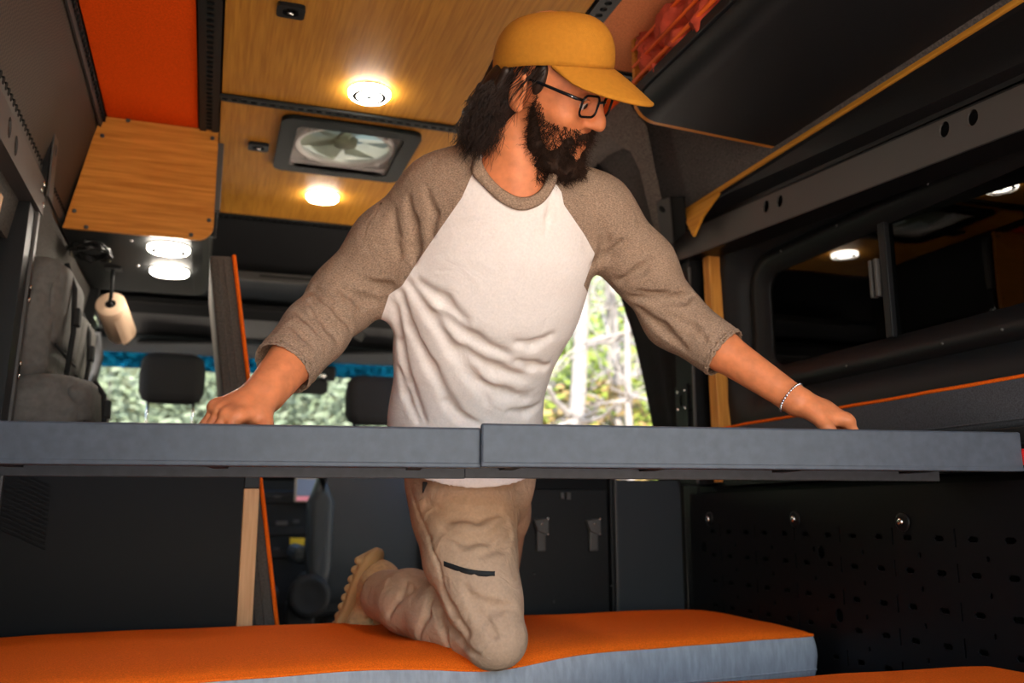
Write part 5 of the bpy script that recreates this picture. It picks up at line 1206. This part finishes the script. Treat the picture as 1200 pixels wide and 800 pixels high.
n_ = 2800; th = rnd.uniform(-1.0, 1.0, n_); xx = .080 * np.cos(th * 1.0) * np.where(rnd.rand(n_) < .8, 1, -1); yy = -.045 - .055 * rnd.rand(n_); zz = np.minimum(rnd.uniform(-.03, .05, n_), .030 + .42 * yy)
xx = np.clip(xx * (1 - ((yy + .045) / .075) ** 2 * .55), -.08, .082)
roots = OH + np.stack([xx, yy, zz], 1) @ HR; dirs = (np.stack([xx * 2.5, -.12 - rnd.rand(n_) * .25, -.55 + 0 * xx], 1)) @ HR + np.array([0, 0, -.6]); dirs /= np.linalg.norm(dirs, axis=1, keepdims=True)
so = sub('strands', strands(roots, dirs, rnd.uniform(.06, .135, n_), .0012, 10., 10, .7, .010), 'hair', hair); so['kind'] = 'stuff'
n_ = 60; roots = OH + np.stack([rnd.uniform(.078, .084, n_), rnd.uniform(-.035, .026, n_), rnd.uniform(.035, .05, n_)], 1) @ HR; dirs = np.tile(nz(-hu - hf * .35 + hx * .12), (n_, 1)) + rnd.normal(0, .10, (n_, 3))
so = sub('loose_strands', strands(roots, dirs, rnd.uniform(.05, .12, n_), .0008, 5., 8, .2, .004), 'hair', hair); so['kind'] = 'stuff'
# beard
x_, y_, z_ = Lh.T; ax_ = np.abs(x_)
near = (np.linalg.norm(Lh, axis=1) < .17)
bm_ = near & (y_ > .012 + np.clip(-.045 - z_, 0, 1) * .55) & (z_ < .004) & (z_ > -.135) & (y_ > .004) & (z_ < -.030 + np.clip((.046 - y_) / .040, 0, 1) * .050)
moust = near & (z_ < -.037) & (z_ > -.052) & (y_ > .075) & (ax_ < .034)
lipx = near & (z_ > -.073) & (z_ < -.050) & (ax_ < .020) & (y_ > .075)
soul = near & (z_ > -.084) & (z_ < -.070) & (ax_ < .011) & (y_ > .07)
nos = near & (z_ > -.037) & (ax_ < .022) & (y_ > .08)
msk = (bm_ | moust) & ~lipx & ~soul & ~nos
me_ = bo.data; nr = np.zeros(len(Vb) * 3, np.float32); me_.vertices.foreach_get('normal', nr); nr = nr.reshape(-1, 3)
ids = np.where(msk)[0]; 
bs_ = SDF()
bs_.ell(H(0, .052, -.096), HR, (.050, .047, .037), .02).rc(H(.056, .016, -.022), H(.046, .034, -.078), .009, .020, .02).rc(H(-.056, .016, -.022), H(-.046, .034, -.078), .009, .020, .02)
bs_.ell(H(0, .074, -.112), HR, (.034, .026, .028), .02)
for s in (-1, 1): bs_.rc(H(s * .006, .0945, -.044), H(s * .028, .082, -.056), .0065, .008, .006).rc(H(s * .03, .078, -.06), H(s * .03, .070, -.09), .010, .014, .012)
for k in range(140):
    d = rnd.normal(0, 1, 3); d[2] = -abs(d[2]) * .7; d = d / np.linalg.norm(d); c_ = H(d[0] * .055, .050 + d[1] * .052, -.092 + d[2] * .048); bs_.rc(c_, c_ + (hx * rnd.normal(0, 1) + hf * rnd.normal(0, 1) - hu * 1.2) * .006, .004, .003, .006, 'add' if k % 3 else 'sub')
bs_.ell(H(0, .098, -.066), HR, (.018, .018, .0105), .006, 'sub').ell(H(0, .108, -.080), HR, (.011, .020, .012), .006, 'sub')
Vv, Qq = bs_.mesh(.0030); bd_ = P('beard', np_mesh(Vv, Qq), 'beard', man, True); bd_['label'] = 'full curly dark brown beard'
pick = rnd.choice(ids, 2600); lens = rnd.uniform(.008, .024, len(pick)) * (1 + .7 * np.clip((-.06 - z_[pick]) / .05, 0, 1)); dirs = nr[pick] * .9 - hu * .45 + rnd.normal(0, .35, (len(pick), 3)); dirs /= np.linalg.norm(dirs, axis=1, keepdims=True)
so = sub('strands', strands(Vb[pick], dirs, lens, .00055, 7., 6, .5, .0022), 'beard', bd_); so['kind'] = 'stuff'
vbv = np.zeros((len(Vv), 3)); pk = rnd.choice(len(Vv), 2600); me2 = bd_.data; n2 = np.zeros(len(Vv) * 3, np.float32); me2.vertices.foreach_get('normal', n2); n2 = n2.reshape(-1, 3)
dirs = n2[pk] * .8 - hu * .5 + rnd.normal(0, .4, (len(pk), 3)); dirs /= np.linalg.norm(dirs, axis=1, keepdims=True)
so = sub('curls', strands(Vv[pk], dirs, rnd.uniform(.008, .020, len(pk)), .0006, 9., 6, .4, .0028), 'beard', bd_); so['kind'] = 'stuff'
# ---- bracelet
bc = WL + nz(EL - WL) * .012; bdv = nz(WL - EL); ba = nz(np.cross(bdv, [0, 0, 1])); bb = np.cross(bdv, ba); bp_ = []
for k in range(36):
    w_ = ba * math.cos(k * math.pi / 18) + bb * math.sin(k * math.pi / 18); rr = np.linspace(.015, .05, 71); e = body.ev(bc + w_ * rr[:, None]); i = int(np.argmax(e > 0)); bp_.append(bc + w_ * (rr[i] + .0015))
brc = P('bracelet', tube_me(bp_, .0010, 5, True), 'rubber', man, True); brc['label'] = 'thin silver bead bracelet'
for k in range(36): sub('bead', lathe_me([(.0006, -.0024), (.0022, -.0014), (.0026, 0), (.0022, .0014), (.0006, .0024)], bp_[k], nz(bp_[(k + 1) % 36] - bp_[k - 1]), 8), 'silver', brc)
